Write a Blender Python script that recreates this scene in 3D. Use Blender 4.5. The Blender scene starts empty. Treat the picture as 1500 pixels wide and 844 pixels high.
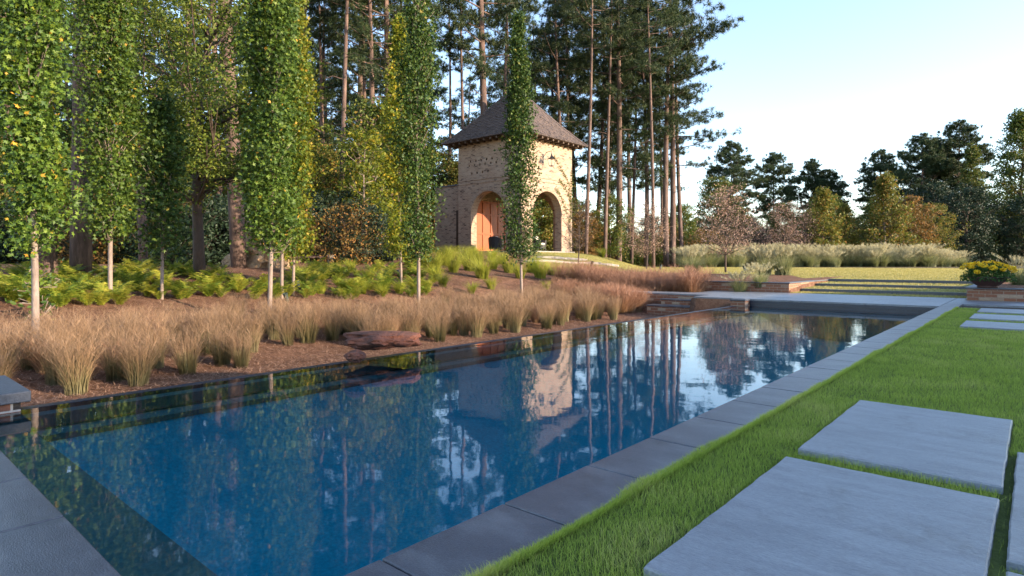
import bpy, bmesh, math, random
import numpy as np
from mathutils import Vector, noise
PI = math.pi
rnd = random.Random(7)
sc = bpy.context.scene
COL = sc.collection

# ------------------------------------------------------------------ frame of reference
# x runs across the pool (to the right), y runs along it, z up; the coping top is z = 0.
F, CX, HY, CAMH, YAW = 883.0, 750.0, 385.0, 0.85, math.radians(41.0)
CA, SA = math.cos(YAW), math.sin(YAW)
K = 0.53
PX0, PX1, PY0, PY1 = -9.9 * K, -2.66 * K, 1.0 * K, 27.2 * K      # pool basin
WZ = -0.16                                          # water level

def ray(px, d):
    X = (px - CX) / F * d
    return CA * X - SA * d, SA * X + CA * d
def height_at(py, d): return CAMH - (py - HY) / F * d

def sstep(a, b, x):
    t = np.clip((x - a) / (b - a), 0, 1); return t * t * (3 - 2 * t)

def zg(x, y):
    """height of the land"""
    x = np.asarray(x, float); y = np.asarray(y, float)
    t = -x + PX0
    prof = np.interp(t, [-50, 0, 2.8, 4.75, 5.6, 7.2, 10, 14, 16, 30, 80], [-.6, -.6, -.55, -.36, -.15, .18, .55, 1.2, 1.5, 1.6, 2.0])
    cap = np.interp(y, [8, 14, 22, 26], [.72, .85, 1.4, 1.55]) + .006 * np.clip(t - 12, 0, 60)
    prof = -np.log(np.exp(-8 * prof) + np.exp(-8 * cap)) / 8
    field = np.interp(y, [18, 19.08, 19.1, 20.67, 20.69, 22.26, 22.28, 28, 45, 100, 300], [0, .005, .08, .12, .19, .22, .31, .41, .55, .6, .8])
    left = np.interp(y, [15.3, 15.42, 17.98, 18.07, 22.28, 28, 45, 100, 300], [-.5, -.03, -.03, .25, .31, .41, .55, .6, .8])
    wl = 1 - sstep(0, 1, (x + 5.41 + .6 * np.clip(y - 22.4, 0, 4)) / (.08 + .6 * np.clip(y - 22.4, 0, 4)))
    far = field * (1 - wl) + left * wl
    s0 = 12 + np.clip((-x - 9) / 11, 0, 1) * 18
    fade = sstep(0, 8, y - s0)
    hill = prof * (1 - fade) + left * fade
    z = np.where(x < PX0, hill, far)
    z = np.where((x > PX1 - .01) & (y < 18), -.02, z)
    z = np.where((y > 14.35) & (y < 18) & (x > -6.55), -.04, z)
    z = np.where((y > 15.42) & (y < 18) & (x > -7.4), -.04, z)
    z = np.where((y > 15.42) & (y < 16.5) & (x > -10.1) & (x < -7.3), -.04, z)
    bump = 0.05 * np.sin(x * .9 + .7 * np.sin(y * .6)) * np.sin(y * .8 + .5 * np.sin(x * .7))
    z = z + bump * sstep(4.5, 6.5, t) * sstep(26, 22, y)
    return z

def gz(x, y): return float(zg(x, y))
_D = np.arange(1.5, 200, .03)
def ground_at(px, py):
    X = (px - CX) / F * _D
    x = CA * X - SA * _D; y = SA * X + CA * _D
    z = CAMH - (py - HY) / F * _D
    hit = np.nonzero(z < zg(x, y))[0]
    i = hit[0] if len(hit) else len(_D) - 1
    return float(x[i]), float(y[i]), gz(x[i], y[i]), float(_D[i])

# ------------------------------------------------------------------ object helpers
def tag(o, label=None, cat=None, group=None, kind=None):
    if label: o['label'] = label
    if cat: o['category'] = cat
    if group: o['group'] = group
    if kind: o['kind'] = kind
    return o
def empty(name, loc=(0, 0, 0), rz=0, **k):
    o = bpy.data.objects.new(name, None); COL.objects.link(o)
    o.location = loc; o.rotation_euler = (0, 0, rz); o.empty_display_size = .2
    return tag(o, **k)
def link(name, me, parent=None, **k):
    o = bpy.data.objects.new(name, me); COL.objects.link(o)
    if parent: o.parent = parent
    return tag(o, **k)
KIDS = {}
def copy_tree(o, loc, rz=0, s=1.0, label=None, group=None, sz=None):
    c = o.copy(); COL.objects.link(c)
    c.location = loc; c.rotation_euler = (0, 0, rz); c.scale = (s, s, sz or s)
    if label: c['label'] = label
    if group: c['group'] = group
    for ch in list(o.children):
        k = ch.copy(); COL.objects.link(k); k.parent = c
        for g in list(ch.children):
            q = g.copy(); COL.objects.link(q); q.parent = k
    return c

def mesh_np(name, V, Fa, mat, attrs=None, smooth=False, uv=None):
    """V (N,3); Fa (M,k) or list of such arrays"""
    if not isinstance(Fa, list): Fa = [Fa]
    me = bpy.data.meshes.new(name)
    V = np.asarray(V, np.float32)
    me.vertices.add(len(V)); me.vertices.foreach_set('co', V.ravel())
    li = np.concatenate([f.ravel() for f in Fa]).astype(np.int32)
    tot = np.concatenate([np.full(len(f), f.shape[1]) for f in Fa]).astype(np.int32)
    st = np.concatenate([[0], np.cumsum(tot)[:-1]]).astype(np.int32)
    me.loops.add(len(li)); me.loops.foreach_set('vertex_index', li)
    me.polygons.add(len(tot)); me.polygons.foreach_set('loop_start', st); me.polygons.foreach_set('loop_total', tot)
    me.polygons.foreach_set('use_smooth', np.full(len(tot), smooth))
    for k, a in (attrs or {}).items():
        at = me.attributes.new(k, 'FLOAT', 'POINT'); at.data.foreach_set('value', np.asarray(a, np.float32))
    if uv is not None:
        l = me.uv_layers.new(name='UVMap'); l.data.foreach_set('uv', np.asarray(uv, np.float32)[li].ravel())
    me.update(calc_edges=True); me.validate()
    if mat: me.materials.append(mat)
    return me

class MB:
    """collects boxes, tubes, lathes, polygons for one mesh"""
    def __init__(s): s.v = []; s.f = []
    def add(s, V, Fs):
        b = len(s.v); s.v += [tuple(p) for p in V]; s.f += [tuple(i + b for i in f) for f in Fs]; return s
    def box(s, x0, x1, y0, y1, z0, z1):
        return s.add([(x0, y0, z0), (x1, y0, z0), (x1, y1, z0), (x0, y1, z0), (x0, y0, z1), (x1, y0, z1), (x1, y1, z1), (x0, y1, z1)],
                     [(0, 3, 2, 1), (4, 5, 6, 7), (0, 1, 5, 4), (1, 2, 6, 5), (2, 3, 7, 6), (3, 0, 4, 7)])
    def tube(s, pts, rad, k=7, cap=True):
        pts = [Vector(p) for p in pts]; V = []; n = len(pts)
        if not hasattr(rad, '__len__'): rad = [rad] * n
        for i, p in enumerate(pts):
            d = (pts[min(i + 1, n - 1)] - pts[max(i - 1, 0)]).normalized()
            a = d.cross(Vector((0.31, .95, 0.05)) if abs(d.y) < .9 else Vector((1, 0, 0))).normalized(); b = d.cross(a)
            for j in range(k):
                q = 2 * PI * j / k; V.append(p + (a * math.cos(q) + b * math.sin(q)) * rad[i])
        Fs = [(i * k + j, i * k + (j + 1) % k, (i + 1) * k + (j + 1) % k, (i + 1) * k + j) for i in range(n - 1) for j in range(k)]
        if cap: Fs += [tuple(range(k))[::-1], tuple(range((n - 1) * k, n * k))]
        return s.add(V, Fs)
    def lathe(s, prof, k=24, c=(0, 0, 0)):
        V = [(c[0] + r * math.cos(2 * PI * j / k), c[1] + r * math.sin(2 * PI * j / k), c[2] + z) for r, z in prof for j in range(k)]
        n = len(prof)
        Fs = [(i * k + j, i * k + (j + 1) % k, (i + 1) * k + (j + 1) % k, (i + 1) * k + j) for i in range(n - 1) for j in range(k)]
        return s.add(V, Fs + [tuple(range(k))[::-1], tuple(range((n - 1) * k, n * k))])
    def mesh(s, name, mat, smooth=False, bevel=0):
        me = bpy.data.meshes.new(name); me.from_pydata(s.v, [], s.f)
        bm = bmesh.new(); bm.from_mesh(me)
        bmesh.ops.recalc_face_normals(bm, faces=bm.faces)
        if bevel: bmesh.ops.bevel(bm, geom=list(bm.edges), offset=bevel, segments=2, affect='EDGES', profile=.5)
        uvl = bm.loops.layers.uv.new('UVMap')
        for f in bm.faces:
            n = f.normal; a = (abs(n.x), abs(n.y), abs(n.z)); m = a.index(max(a)); f.smooth = smooth
            for l in f.loops:
                c = l.vert.co
                l[uvl].uv = (c.y, c.z) if m == 0 else ((c.x, c.z) if m == 1 else (c.x, c.y))
        bm.to_mesh(me); bm.free(); me.materials.append(mat); me.update()
        return me
    def build(s, name, mat, parent=None, smooth=False, bevel=0, **k):
        return link(name, s.mesh(name, mat, smooth, bevel), parent, **k)

# ------------------------------------------------------------------ materials
def new_mat(name):
    m = bpy.data.materials.new(name); m.use_nodes = True; nt = m.node_tree
    return m, nt, nt.nodes['Principled BSDF'], nt.nodes['Material Output']
def N(nt, t, **k):
    n = nt.nodes.new(t)
    for a, v in k.items(): setattr(n, a, v)
    return n
def ramp(nt, cols, interp='LINEAR'):
    r = N(nt, 'ShaderNodeValToRGB'); e = r.color_ramp; e.interpolation = interp
    while len(e.elements) > 1: e.elements.remove(e.elements[-1])
    for i, (p, c) in enumerate(cols):
        el = e.elements[0] if i == 0 else e.elements.new(p)
        el.position = p; el.color = (*c, 1)
    return r
def coord(nt, kind='Object', scale=(1, 1, 1)):
    tc = N(nt, 'ShaderNodeTexCoord'); mp = N(nt, 'ShaderNodeMapping'); mp.inputs['Scale'].default_value = scale
    nt.links.new(tc.outputs[kind], mp.inputs['Vector']); return mp.outputs['Vector']
def ntex(nt, vec, scale, detail=6, rough=.6):
    n = N(nt, 'ShaderNodeTexNoise'); n.inputs['Scale'].default_value = scale
    n.inputs['Detail'].default_value = detail; n.inputs['Roughness'].default_value = rough
    nt.links.new(vec, n.inputs['Vector']); return n.outputs['Fac']
def bump(nt, h, bsdf, strength=.4, dist=.02):
    b = N(nt, 'ShaderNodeBump'); b.inputs['Strength'].default_value = strength; b.inputs['Distance'].default_value = dist
    nt.links.new(h, b.inputs['Height']); nt.links.new(b.outputs['Normal'], bsdf.inputs['Normal']); return b
def mixc(nt, fac, a, b, blend='MIX'):
    m = N(nt, 'ShaderNodeMix', data_type='RGBA', blend_type=blend)
    for s, v in ((0, fac), (6, a), (7, b)):
        if isinstance(v, (float, int)): m.inputs[s].default_value = v
        elif isinstance(v, tuple): m.inputs[s].default_value = (*v, 1)
        else: nt.links.new(v, m.inputs[s])
    return m.outputs[2]
def mott(name, cols, scale=3, rough=.8, bs=.4, bd=.02, stretch=(1, 1, 1), fine=40, spec=.5, stain=0):
    """mottled surface: coarse noise picks among cols, fine noise for relief"""
    m, nt, b, _ = new_mat(name); v = coord(nt, 'Object', stretch)
    n1 = ntex(nt, v, scale, 8, .65); k = len(cols)
    r = ramp(nt, [(.28 + .44 * i / max(1, k - 1), c) for i, c in enumerate(cols)]); nt.links.new(n1, r.inputs[0])
    n2 = ntex(nt, v, fine, 4, .7)
    r2 = ramp(nt, [(.3, (.72, .72, .72)), (.7, (1.2, 1.2, 1.2))]); nt.links.new(n2, r2.inputs[0])
    nt.links.new(mixc(nt, 1.0, r.outputs[0], r2.outputs[0], 'MULTIPLY'), b.inputs['Base Color'])
    if stain:
        ns = ntex(nt, coord(nt), stain, 5, .75); rs_ = ramp(nt, [(.30, (.62, .60, .56)), (.46, (1, 1, 1)), (.64, (1, 1, 1)), (.74, (1.3, 1.3, 1.28))]); nt.links.new(ns, rs_.inputs[0])
        l = b.inputs['Base Color'].links[0].from_socket; oi = N(nt, 'ShaderNodeObjectInfo'); mr = N(nt, 'ShaderNodeMapRange'); mr.inputs['To Min'].default_value = .86; mr.inputs['To Max'].default_value = 1.12
        nt.links.new(oi.outputs['Random'], mr.inputs['Value']); c2 = mixc(nt, 1.0, l, rs_.outputs[0], 'MULTIPLY'); hs = N(nt, 'ShaderNodeHueSaturation'); nt.links.new(c2, hs.inputs['Color']); nt.links.new(mr.outputs[0], hs.inputs['Value']); nt.links.new(hs.outputs[0], b.inputs['Base Color'])
    b.inputs['Roughness'].default_value = rough; b.inputs['Specular IOR Level'].default_value = spec
    bump(nt, n2, b, bs, bd); return m
def foliage(name, cols, transl=.35, rough=.55, tcols=None, tmix=.5):
    """colour from the leaf's own random value r; with tcols also from t along the blade"""
    m, nt, b, out = new_mat(name)
    a = N(nt, 'ShaderNodeAttribute', attribute_name='r'); k = len(cols)
    r = ramp(nt, [(p if isinstance(p, float) else i / max(1, k - 1), c) for i, (p, c) in enumerate(cols)]); nt.links.new(a.outputs['Fac'], r.inputs[0])
    c = r.outputs[0]
    if tcols:
        a2 = N(nt, 'ShaderNodeAttribute', attribute_name='t')
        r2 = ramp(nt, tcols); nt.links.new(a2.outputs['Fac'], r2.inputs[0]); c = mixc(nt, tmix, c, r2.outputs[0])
    oi = N(nt, 'ShaderNodeObjectInfo'); hs = N(nt, 'ShaderNodeHueSaturation')
    mr = N(nt, 'ShaderNodeMapRange'); mr.inputs['To Min'].default_value = .85; mr.inputs['To Max'].default_value = 1.15
    nt.links.new(oi.outputs['Random'], mr.inputs['Value']); nt.links.new(mr.outputs[0], hs.inputs['Value']); nt.links.new(c, hs.inputs['Color']); c = hs.outputs[0]
    nt.links.new(c, b.inputs['Base Color']); b.inputs['Roughness'].default_value = rough; b.inputs['Specular IOR Level'].default_value = .35
    tr = N(nt, 'ShaderNodeBsdfTranslucent'); nt.links.new(c, tr.inputs['Color'])
    mx = N(nt, 'ShaderNodeMixShader'); mx.inputs[0].default_value = transl
    nt.links.new(b.outputs[0], mx.inputs[1]); nt.links.new(tr.outputs[0], mx.inputs[2]); nt.links.new(mx.outputs[0], out.inputs[0])
    return m
def brick(name, c1, c2, mortar, dark=(.05, .04, .035), wash=None, darkp=.78, washlo=.45, bs=.6):
    m, nt, b, _ = new_mat(name); v = coord(nt, 'UV')
    nw = ntex(nt, v, 3.5, 3); 
    t = N(nt, 'ShaderNodeTexBrick'); nt.links.new(v, t.inputs['Vector'])
    t.inputs['Scale'].default_value = 1; t.inputs['Brick Width'].default_value = .215; t.inputs['Row Height'].default_value = .075
    t.inputs['Mortar Size'].default_value = .008; t.inputs['Mortar Smooth'].default_value = .3; t.inputs['Bias'].default_value = -.1
    t.inputs['Color1'].default_value = (*c1, 1); t.inputs['Color2'].default_value = (*c2, 1); t.inputs['Mortar'].default_value = (*mortar, 1)
    # one random number per brick: black/white brick texture with the same layout
    q = N(nt, 'ShaderNodeTexBrick'); nt.links.new(v, q.inputs['Vector'])
    for k in ('Scale', 'Brick Width', 'Row Height', 'Mortar Size', 'Mortar Smooth'): q.inputs[k].default_value = t.inputs[k].default_value
    q.inputs['Color1'].default_value = (0, 0, 0, 1); q.inputs['Color2'].default_value = (1, 1, 1, 1); q.inputs['Mortar'].default_value = (.2, .2, .2, 1)
    rd = ramp(nt, [(darkp, (0, 0, 0)), (min(.99, darkp + .08), (1, 1, 1))]); nt.links.new(q.outputs['Color'], rd.inputs[0])
    c = mixc(nt, rd.outputs[0], t.outputs['Color'], dark)
    if wash:
        nn = ntex(nt, v, 1.3, 8, .7); rw = ramp(nt, [(washlo, (0, 0, 0)), (washlo + .2, (1, 1, 1))]); nt.links.new(nn, rw.inputs[0])
        c = mixc(nt, mixc(nt, .35, (0.0, 0.0, 0.0), rw.outputs[0]), c, wash)
    n3 = ntex(nt, v, 30, 6, .7); r3 = ramp(nt, [(.25, (.75, .75, .75)), (.75, (1.2, 1.2, 1.2))]); nt.links.new(n3, r3.inputs[0])
    nt.links.new(mixc(nt, 1.0, c, r3.outputs[0], 'MULTIPLY'), b.inputs['Base Color']); b.inputs['Roughness'].default_value = .9
    mm = N(nt, 'ShaderNodeMath', operation='MULTIPLY_ADD'); nt.links.new(t.outputs['Fac'], mm.inputs[0]); mm.inputs[1].default_value = -1.0; nt.links.new(n3, mm.inputs[2])
    bump(nt, mm.outputs[0], b, bs, .012); return m

M = {}
M['tower_brick'] = brick('tower_brick', (.37, .26, .185), (.21, .13, .09), (.43, .35, .27), dark=(.10, .06, .045), wash=(.46, .38, .30), darkp=.86)
M['red_brick'] = brick('red_brick', (.30, .13, .075), (.20, .085, .055), (.36, .26, .19), dark=(.42, .30, .21), darkp=.8)
M['pier_brick'] = brick('pier_brick', (.32, .14, .09), (.22, .10, .07), (.55, .50, .45), wash=(.5, .45, .4), washlo=.42)
M['slab'] = mott('bluestone', [(.07, .073, .09), (.105, .107, .125), (.17, .175, .19)], 3.2, .32, .5, .004, (1, 1.8, 1), 110, stain=2.2)
M['paver'] = mott('paver_stone', [(.17, .185, .21), (.235, .255, .285), (.29, .31, .34)], 2.2, .34, .8, .006, (1, 4.5, 1), 60, stain=1.6)
M['cap'] = mott('cap_stone', [(.07, .075, .09), (.11, .115, .13)], 3, .5, .5, .01)
M['bark'] = mott('pine_bark', [(.05, .034, .03), (.125, .082, .068), (.23, .155, .128)], 5, .95, .8, .04, (1, 1, .25), 22)
M['bark_grey'] = mott('smooth_bark', [(.14, .105, .085), (.24, .185, .155), (.34, .27, .23)], 6, .8, .3, .01, (1, 1, .3))
M['bark_dark'] = mott('dark_bark', [(.05, .035, .03), (.11, .075, .06)], 6, .9, .5, .02, (1, 1, .3))
M['soil'] = mott('dark_soil', [(.03, .022, .015), (.07, .05, .035)], 12, 1, .8, .03)
M['rock_red'] = mott('red_rock', [(.04, .016, .011), (.125, .045, .028), (.21, .08, .05)], 4, .9, .9, .04, fine=14)
M['clay'] = mott('root_clay', [(.16, .10, .065), (.42, .28, .17), (.52, .37, .24)], 3.5, .95, 1, .08, fine=12)
M['stone_grey'] = mott('pale_stone', [(.22, .20, .18), (.36, .33, .29)], 5, .9, .5, .02)
M['shingle'] = mott('cedar_shingle', [(.05, .04, .042), (.09, .07, .068), (.15, .115, .105)], 4.5, .85, .7, .012, fine=30)
M['timber'] = mott('dark_timber', [(.05, .03, .02), (.09, .055, .035)], 5, .7, .3, .01)
M['door_wood'] = mott('door_wood', [(.24, .055, .012), (.32, .08, .018)], 3, .45, .2, .005, (6, 6, .4))
M['iron'] = mott('black_iron', [(.012, .012, .013), (.025, .024, .024)], 8, .5, .2, .003)
M['wicker'] = mott('dark_wicker', [(.012, .011, .013), (.035, .03, .033)], 30, .6, .6, .01)
M['cushion'] = mott('pale_cushion', [(.5, .46, .40), (.62, .58, .52)], 6, .9, .2, .005)
M['terracotta'] = mott('dark_bowl', [(.05, .022, .018), (.085, .038, .028)], 5, .55, .2, .005)
M['green_metal'] = mott('green_fixture', [(.012, .028, .024), (.02, .045, .038)], 8, .5, .1, .002)
M['plaster'] = mott('blue_plaster', [(.0, .42, .49), (.0, .50, .57)], 1.2, .9, .05, .002)
M['ledge'] = mott('green_ledge_stone', [(.08, .21, .19), (.12, .27, .24)], 1.5, .8, .2, .004)
M['cover'] = mott('navy_liner', [(.008, .018, .04), (.015, .03, .06)], 3, .35, .05, .002)
M['roof_house'] = mott('slate', [(.06, .06, .065), (.1, .1, .105)], 4, .8, .5, .02)
M['pane'] = mott('window_pane', [(.02, .025, .03), (.03, .035, .04)], 2, .1, 0, .001)
M['flower'] = foliage('marigold', [(0, (.85, .50, .01)), (0, (.9, .68, .03))], .2)

def water_mat():
    m, nt, b, out = new_mat('pool_water'); nt.nodes.remove(b)
    v = coord(nt, 'Object', (1.0, 1.0, 1)); v2 = coord(nt, 'Object', (.9, .9, 1))
    n1 = ntex(nt, v, 2.4, 2, .45); n2 = ntex(nt, v2, 8.0, 2, .5)
    ad = N(nt, 'ShaderNodeMath', operation='MULTIPLY_ADD'); nt.links.new(n2, ad.inputs[0]); ad.inputs[1].default_value = .25; nt.links.new(n1, ad.inputs[2])
    # a breath of wind ruffles the far end more than the near end
    g = N(nt, 'ShaderNodeTexCoord'); sx = N(nt, 'ShaderNodeSeparateXYZ'); nt.links.new(g.outputs['Object'], sx.inputs[0])
    mr = N(nt, 'ShaderNodeMapRange'); mr.inputs['From Min'].default_value = 4; mr.inputs['From Max'].default_value = 22
    mr.inputs['To Min'].default_value = .028; mr.inputs['To Max'].default_value = .055; nt.links.new(sx.outputs['Y'], mr.inputs['Value'])
    bp = N(nt, 'ShaderNodeBump'); bp.inputs['Distance'].default_value = .05; nt.links.new(mr.outputs[0], bp.inputs['Strength']); nt.links.new(ad.outputs[0], bp.inputs['Height'])
    gl = N(nt, 'ShaderNodeBsdfGlossy'); gl.inputs['Roughness'].default_value = .03; gl.inputs['Color'].default_value = (1, 1, 1, 1)
    tr = N(nt, 'ShaderNodeBsdfTransparent'); tr.inputs['Color'].default_value = (.55, .82, .93, 1)
    fr = N(nt, 'ShaderNodeFresnel'); fr.inputs['IOR'].default_value = 1.45
    nt.links.new(bp.outputs[0], gl.inputs['Normal']); nt.links.new(bp.outputs[0], fr.inputs['Normal'])
    mx = N(nt, 'ShaderNodeMixShader'); nt.links.new(fr.outputs[0], mx.inputs[0]); nt.links.new(tr.outputs[0], mx.inputs[1]); nt.links.new(gl.outputs[0], mx.inputs[2])
    nt.links.new(mx.outputs[0], out.inputs[0]); return m
M['water'] = water_mat()

def ground_mat(name, cols, scale, fine, bs, bd, detail2=None):
    m, nt, b, _ = new_mat(name); v = coord(nt)
    n1 = ntex(nt, v, scale, 8, .7); n0 = ntex(nt, v, scale * .12, 3, .5)
    k = len(cols); r = ramp(nt, [(.3 + .4 * i / (k - 1), c) for i, c in enumerate(cols)]); nt.links.new(n1, r.inputs[0])
    r0 = ramp(nt, [(.3, (.75, .75, .75)), (.7, (1.2, 1.2, 1.2))]); nt.links.new(n0, r0.inputs[0])
    n2 = ntex(nt, v, fine, 5, .8); r2 = ramp(nt, [(.3, (.6, .6, .6)), (.7, (1.35, 1.35, 1.35))]); nt.links.new(n2, r2.inputs[0])
    c = mixc(nt, 1.0, mixc(nt, 1.0, r.outputs[0], r0.outputs[0], 'MULTIPLY'), r2.outputs[0], 'MULTIPLY')
    nt.links.new(c, b.inputs['Base Color']); b.inputs['Roughness'].default_value = .95; b.inputs['Specular IOR Level'].default_value = .2
    bump(nt, n2, b, bs, bd); return m
M['mulch'] = ground_mat('pine_straw_mulch', [(.09, .045, .028), (.20, .105, .065), (.30, .17, .11)], 4, 28, 1, .05)
M['lawn'] = ground_mat('lawn_turf', [(.19, .215, .06), (.26, .26, .085), (.32, .30, .11)], 1.5, 30, .7, .03)
M['turf'] = ground_mat('turf_base', [(.07, .095, .02), (.11, .14, .035)], 3, 40, .7, .02)
M['forest'] = ground_mat('forest_floor', [(.05, .055, .02), (.11, .085, .045), (.16, .13, .06)], 1.2, 12, 1, .08)

M['sweetgum'] = foliage('sweetgum_leaves', [(0., (.03, .07, .012)), (.55, (.07, .125, .015)), (.85, (.11, .175, .02)), (.985, (.15, .20, .02)), (.99, (.42, .26, .03)), (1., (.50, .28, .04))], .22)
M['gum_yellow'] = foliage('yellow_green_leaves', [(0., (.09, .14, .015)), (.5, (.17, .21, .02)), (.85, (.30, .29, .025)), (1., (.45, .32, .03))], .45)
M['gum_dark'] = foliage('dark_green_leaves', [(0., (.02, .05, .012)), (.6, (.045, .09, .015)), (.95, (.10, .15, .02)), (1., (.2, .16, .03))], .22)
M['needle'] = foliage('pine_needles', [(0., (.018, .038, .016)), (.6, (.035, .065, .024)), (1., (.085, .10, .03))], .25)
M['broad'] = foliage('forest_leaves', [(0., (.035, .065, .014)), (.6, (.08, .12, .02)), (.9, (.17, .18, .025)), (1., (.25, .16, .03))], .35)
M['olive'] = foliage('olive_gold_leaves', [(0., (.08, .11, .02)), (.5, (.15, .165, .03)), (.85, (.26, .21, .04)), (1., (.35, .17, .05))], .4)
M['autumn'] = foliage('autumn_leaves', [(0., (.10, .09, .025)), (.5, (.20, .13, .035)), (1., (.36, .17, .05))], .4)
M['pink'] = foliage('pinkish_leaves', [(0., (.22, .13, .09)), (.5, (.38, .25, .19)), (1., (.55, .40, .32))], .35)
M['cypress'] = foliage('feathery_leaves', [(0., (.07, .12, .02)), (.6, (.14, .20, .03)), (1., (.26, .28, .035))], .45)
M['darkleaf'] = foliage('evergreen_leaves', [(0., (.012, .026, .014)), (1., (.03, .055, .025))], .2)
M['fern'] = foliage('fern_green', [(0., (.10, .17, .02)), (.6, (.24, .30, .035)), (1., (.44, .40, .06))], .45)
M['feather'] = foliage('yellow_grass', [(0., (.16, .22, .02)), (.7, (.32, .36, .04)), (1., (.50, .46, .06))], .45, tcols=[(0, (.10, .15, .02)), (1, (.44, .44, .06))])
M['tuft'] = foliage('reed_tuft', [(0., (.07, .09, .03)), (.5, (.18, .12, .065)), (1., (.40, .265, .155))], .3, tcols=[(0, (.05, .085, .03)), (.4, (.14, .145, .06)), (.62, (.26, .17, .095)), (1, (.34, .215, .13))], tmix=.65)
M['tuft_red'] = foliage('red_brown_tuft', [(0., (.17, .10, .055)), (.5, (.32, .17, .10)), (1., (.44, .25, .16))], .3, tcols=[(0, (.10, .11, .05)), (.4, (.28, .17, .09)), (1, (.42, .23, .15))], tmix=.6)
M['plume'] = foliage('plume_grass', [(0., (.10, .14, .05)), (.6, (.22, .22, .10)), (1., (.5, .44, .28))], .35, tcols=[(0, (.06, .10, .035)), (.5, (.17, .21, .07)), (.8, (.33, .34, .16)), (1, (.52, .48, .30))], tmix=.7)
M['blade'] = foliage('turf_blades', [(0., (.17, .25, .03)), (.7, (.30, .38, .06)), (.9, (.40, .42, .10)), (1., (.55, .46, .22))], .45, tcols=[(0, (.13, .15, .05)), (.5, (.32, .45, .06)), (1, (.56, .64, .13))], tmix=.6)
M['straw'] = foliage('pine_straw', [(0., (.15, .075, .045)), (.5, (.30, .17, .11)), (1., (.44, .28, .19))], .1)
M['vine'] = foliage('vine_leaves', [(0., (.08, .12, .02)), (1., (.22, .24, .05))], .4)

# ------------------------------------------------------------------ the land
def grid_land():
    xs = np.unique(np.round(np.concatenate([np.arange(-200, -60, 6), np.arange(-60, -30, 1.5), np.arange(-30, -12, .3), np.arange(-12, 1, .14), np.arange(1, 30, 1.5), np.arange(30, 201, 8),
                                   [PX0, PX1, PX1 + .1, -5.41, -5.33, -6.55, -7.5, -7.4, -10.1]]), 3))
    ys = np.unique(np.round(np.concatenate([np.arange(-60, -4, 4), np.arange(-4, 14, .25), np.arange(14, 46, .2), np.arange(46, 100, 1.5), np.arange(100, 420, 10),
                                   [PY0, PY1, 15.3, 15.42, 16.5, 17.98, 18.07, 19.08, 19.1, 20.67, 20.69, 22.26, 22.28]]), 3))
    X, Y = np.meshgrid(xs, ys, indexing='ij'); Z = zg(X, Y)
    V = np.stack([X, Y, Z], -1).reshape(-1, 3); nx, ny = X.shape
    I, J = np.meshgrid(np.arange(nx - 1), np.arange(ny - 1), indexing='ij')
    Fq = np.stack([I * ny + J, (I + 1) * ny + J, (I + 1) * ny + J + 1, I * ny + J + 1], -1).reshape(-1, 4)
    C = V[Fq].mean(1); cx, cy = C[:, 0], C[:, 1]
    keep = ~((cx > PX0 - .02) & (cx < PX1 + .2) & (cy > PY0 - .2) & (cy < PY1 + .2))
    keep &= ~((cx > PX0 - .3) & (cx < PX1 + .2) & (cy < PY0) & (cy > -2))
    return V, Fq, cx, cy, keep, xs, ys
V, Fq, cx, cy, keep, GX, GY = grid_land()
def inpoly(x, y, P):
    r = np.zeros(len(x), bool); n = len(P)
    for i in range(n):
        (x1, y1), (x2, y2) = P[i], P[(i + 1) % n]
        c = ((y1 > y) != (y2 > y)) & (x < (x2 - x1) * (y - y1) / (y2 - y1 + 1e-12) + x1); r ^= c
    return r
wob = .35 * np.sin(cx * 1.1) + .25 * np.sin(cy * .9 + cx * .5)
lawn = (cx > PX0) & (cy > 18) & (cy < 42.5 + wob)
lawn |= (cx > -60) & (cx < PX0) & (cy + wob * .6 > 25.5 + np.maximum(0, -cx - 8) * .12) & (cy < 42.5)
G = lambda px, py: ground_at(px, py)[:2]
lawn |= inpoly(cx + wob * .4, cy + wob * .4, [(-21.2, 31), G(842, 369), G(900, 378), G(985, 391), (-16, 42), (-4, 42), (-4, 28), G(1165, 408), G(1140, 400), G(1000, 397), G(900, 397), G(845, 394), G(800, 389), G(775, 384), G(778, 370)])
bed = (cx < PX0) & (cx > -36) & (cy > -12) & (cy < 42.5) & ~lawn
turf = (cx > PX1) & (cy < 18)
lawn &= ~turf & ~bed
LAWN2 = lawn.reshape(len(GX) - 1, len(GY) - 1)
rest = ~(lawn | bed | turf)
def sub(name, mask, mat, cast='structure'):
    f = Fq[mask & keep]; u, inv = np.unique(f, return_inverse=True)
    me = mesh_np(name, V[u], inv.reshape(f.shape), mat, smooth=True); return link(name, me, kind=cast)
sub('lawn', lawn, M['lawn']); sub('mulch_bed', bed, M['mulch']); sub('turf_ground', turf, M['turf']); sub('ground', rest, M['forest'])

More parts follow.
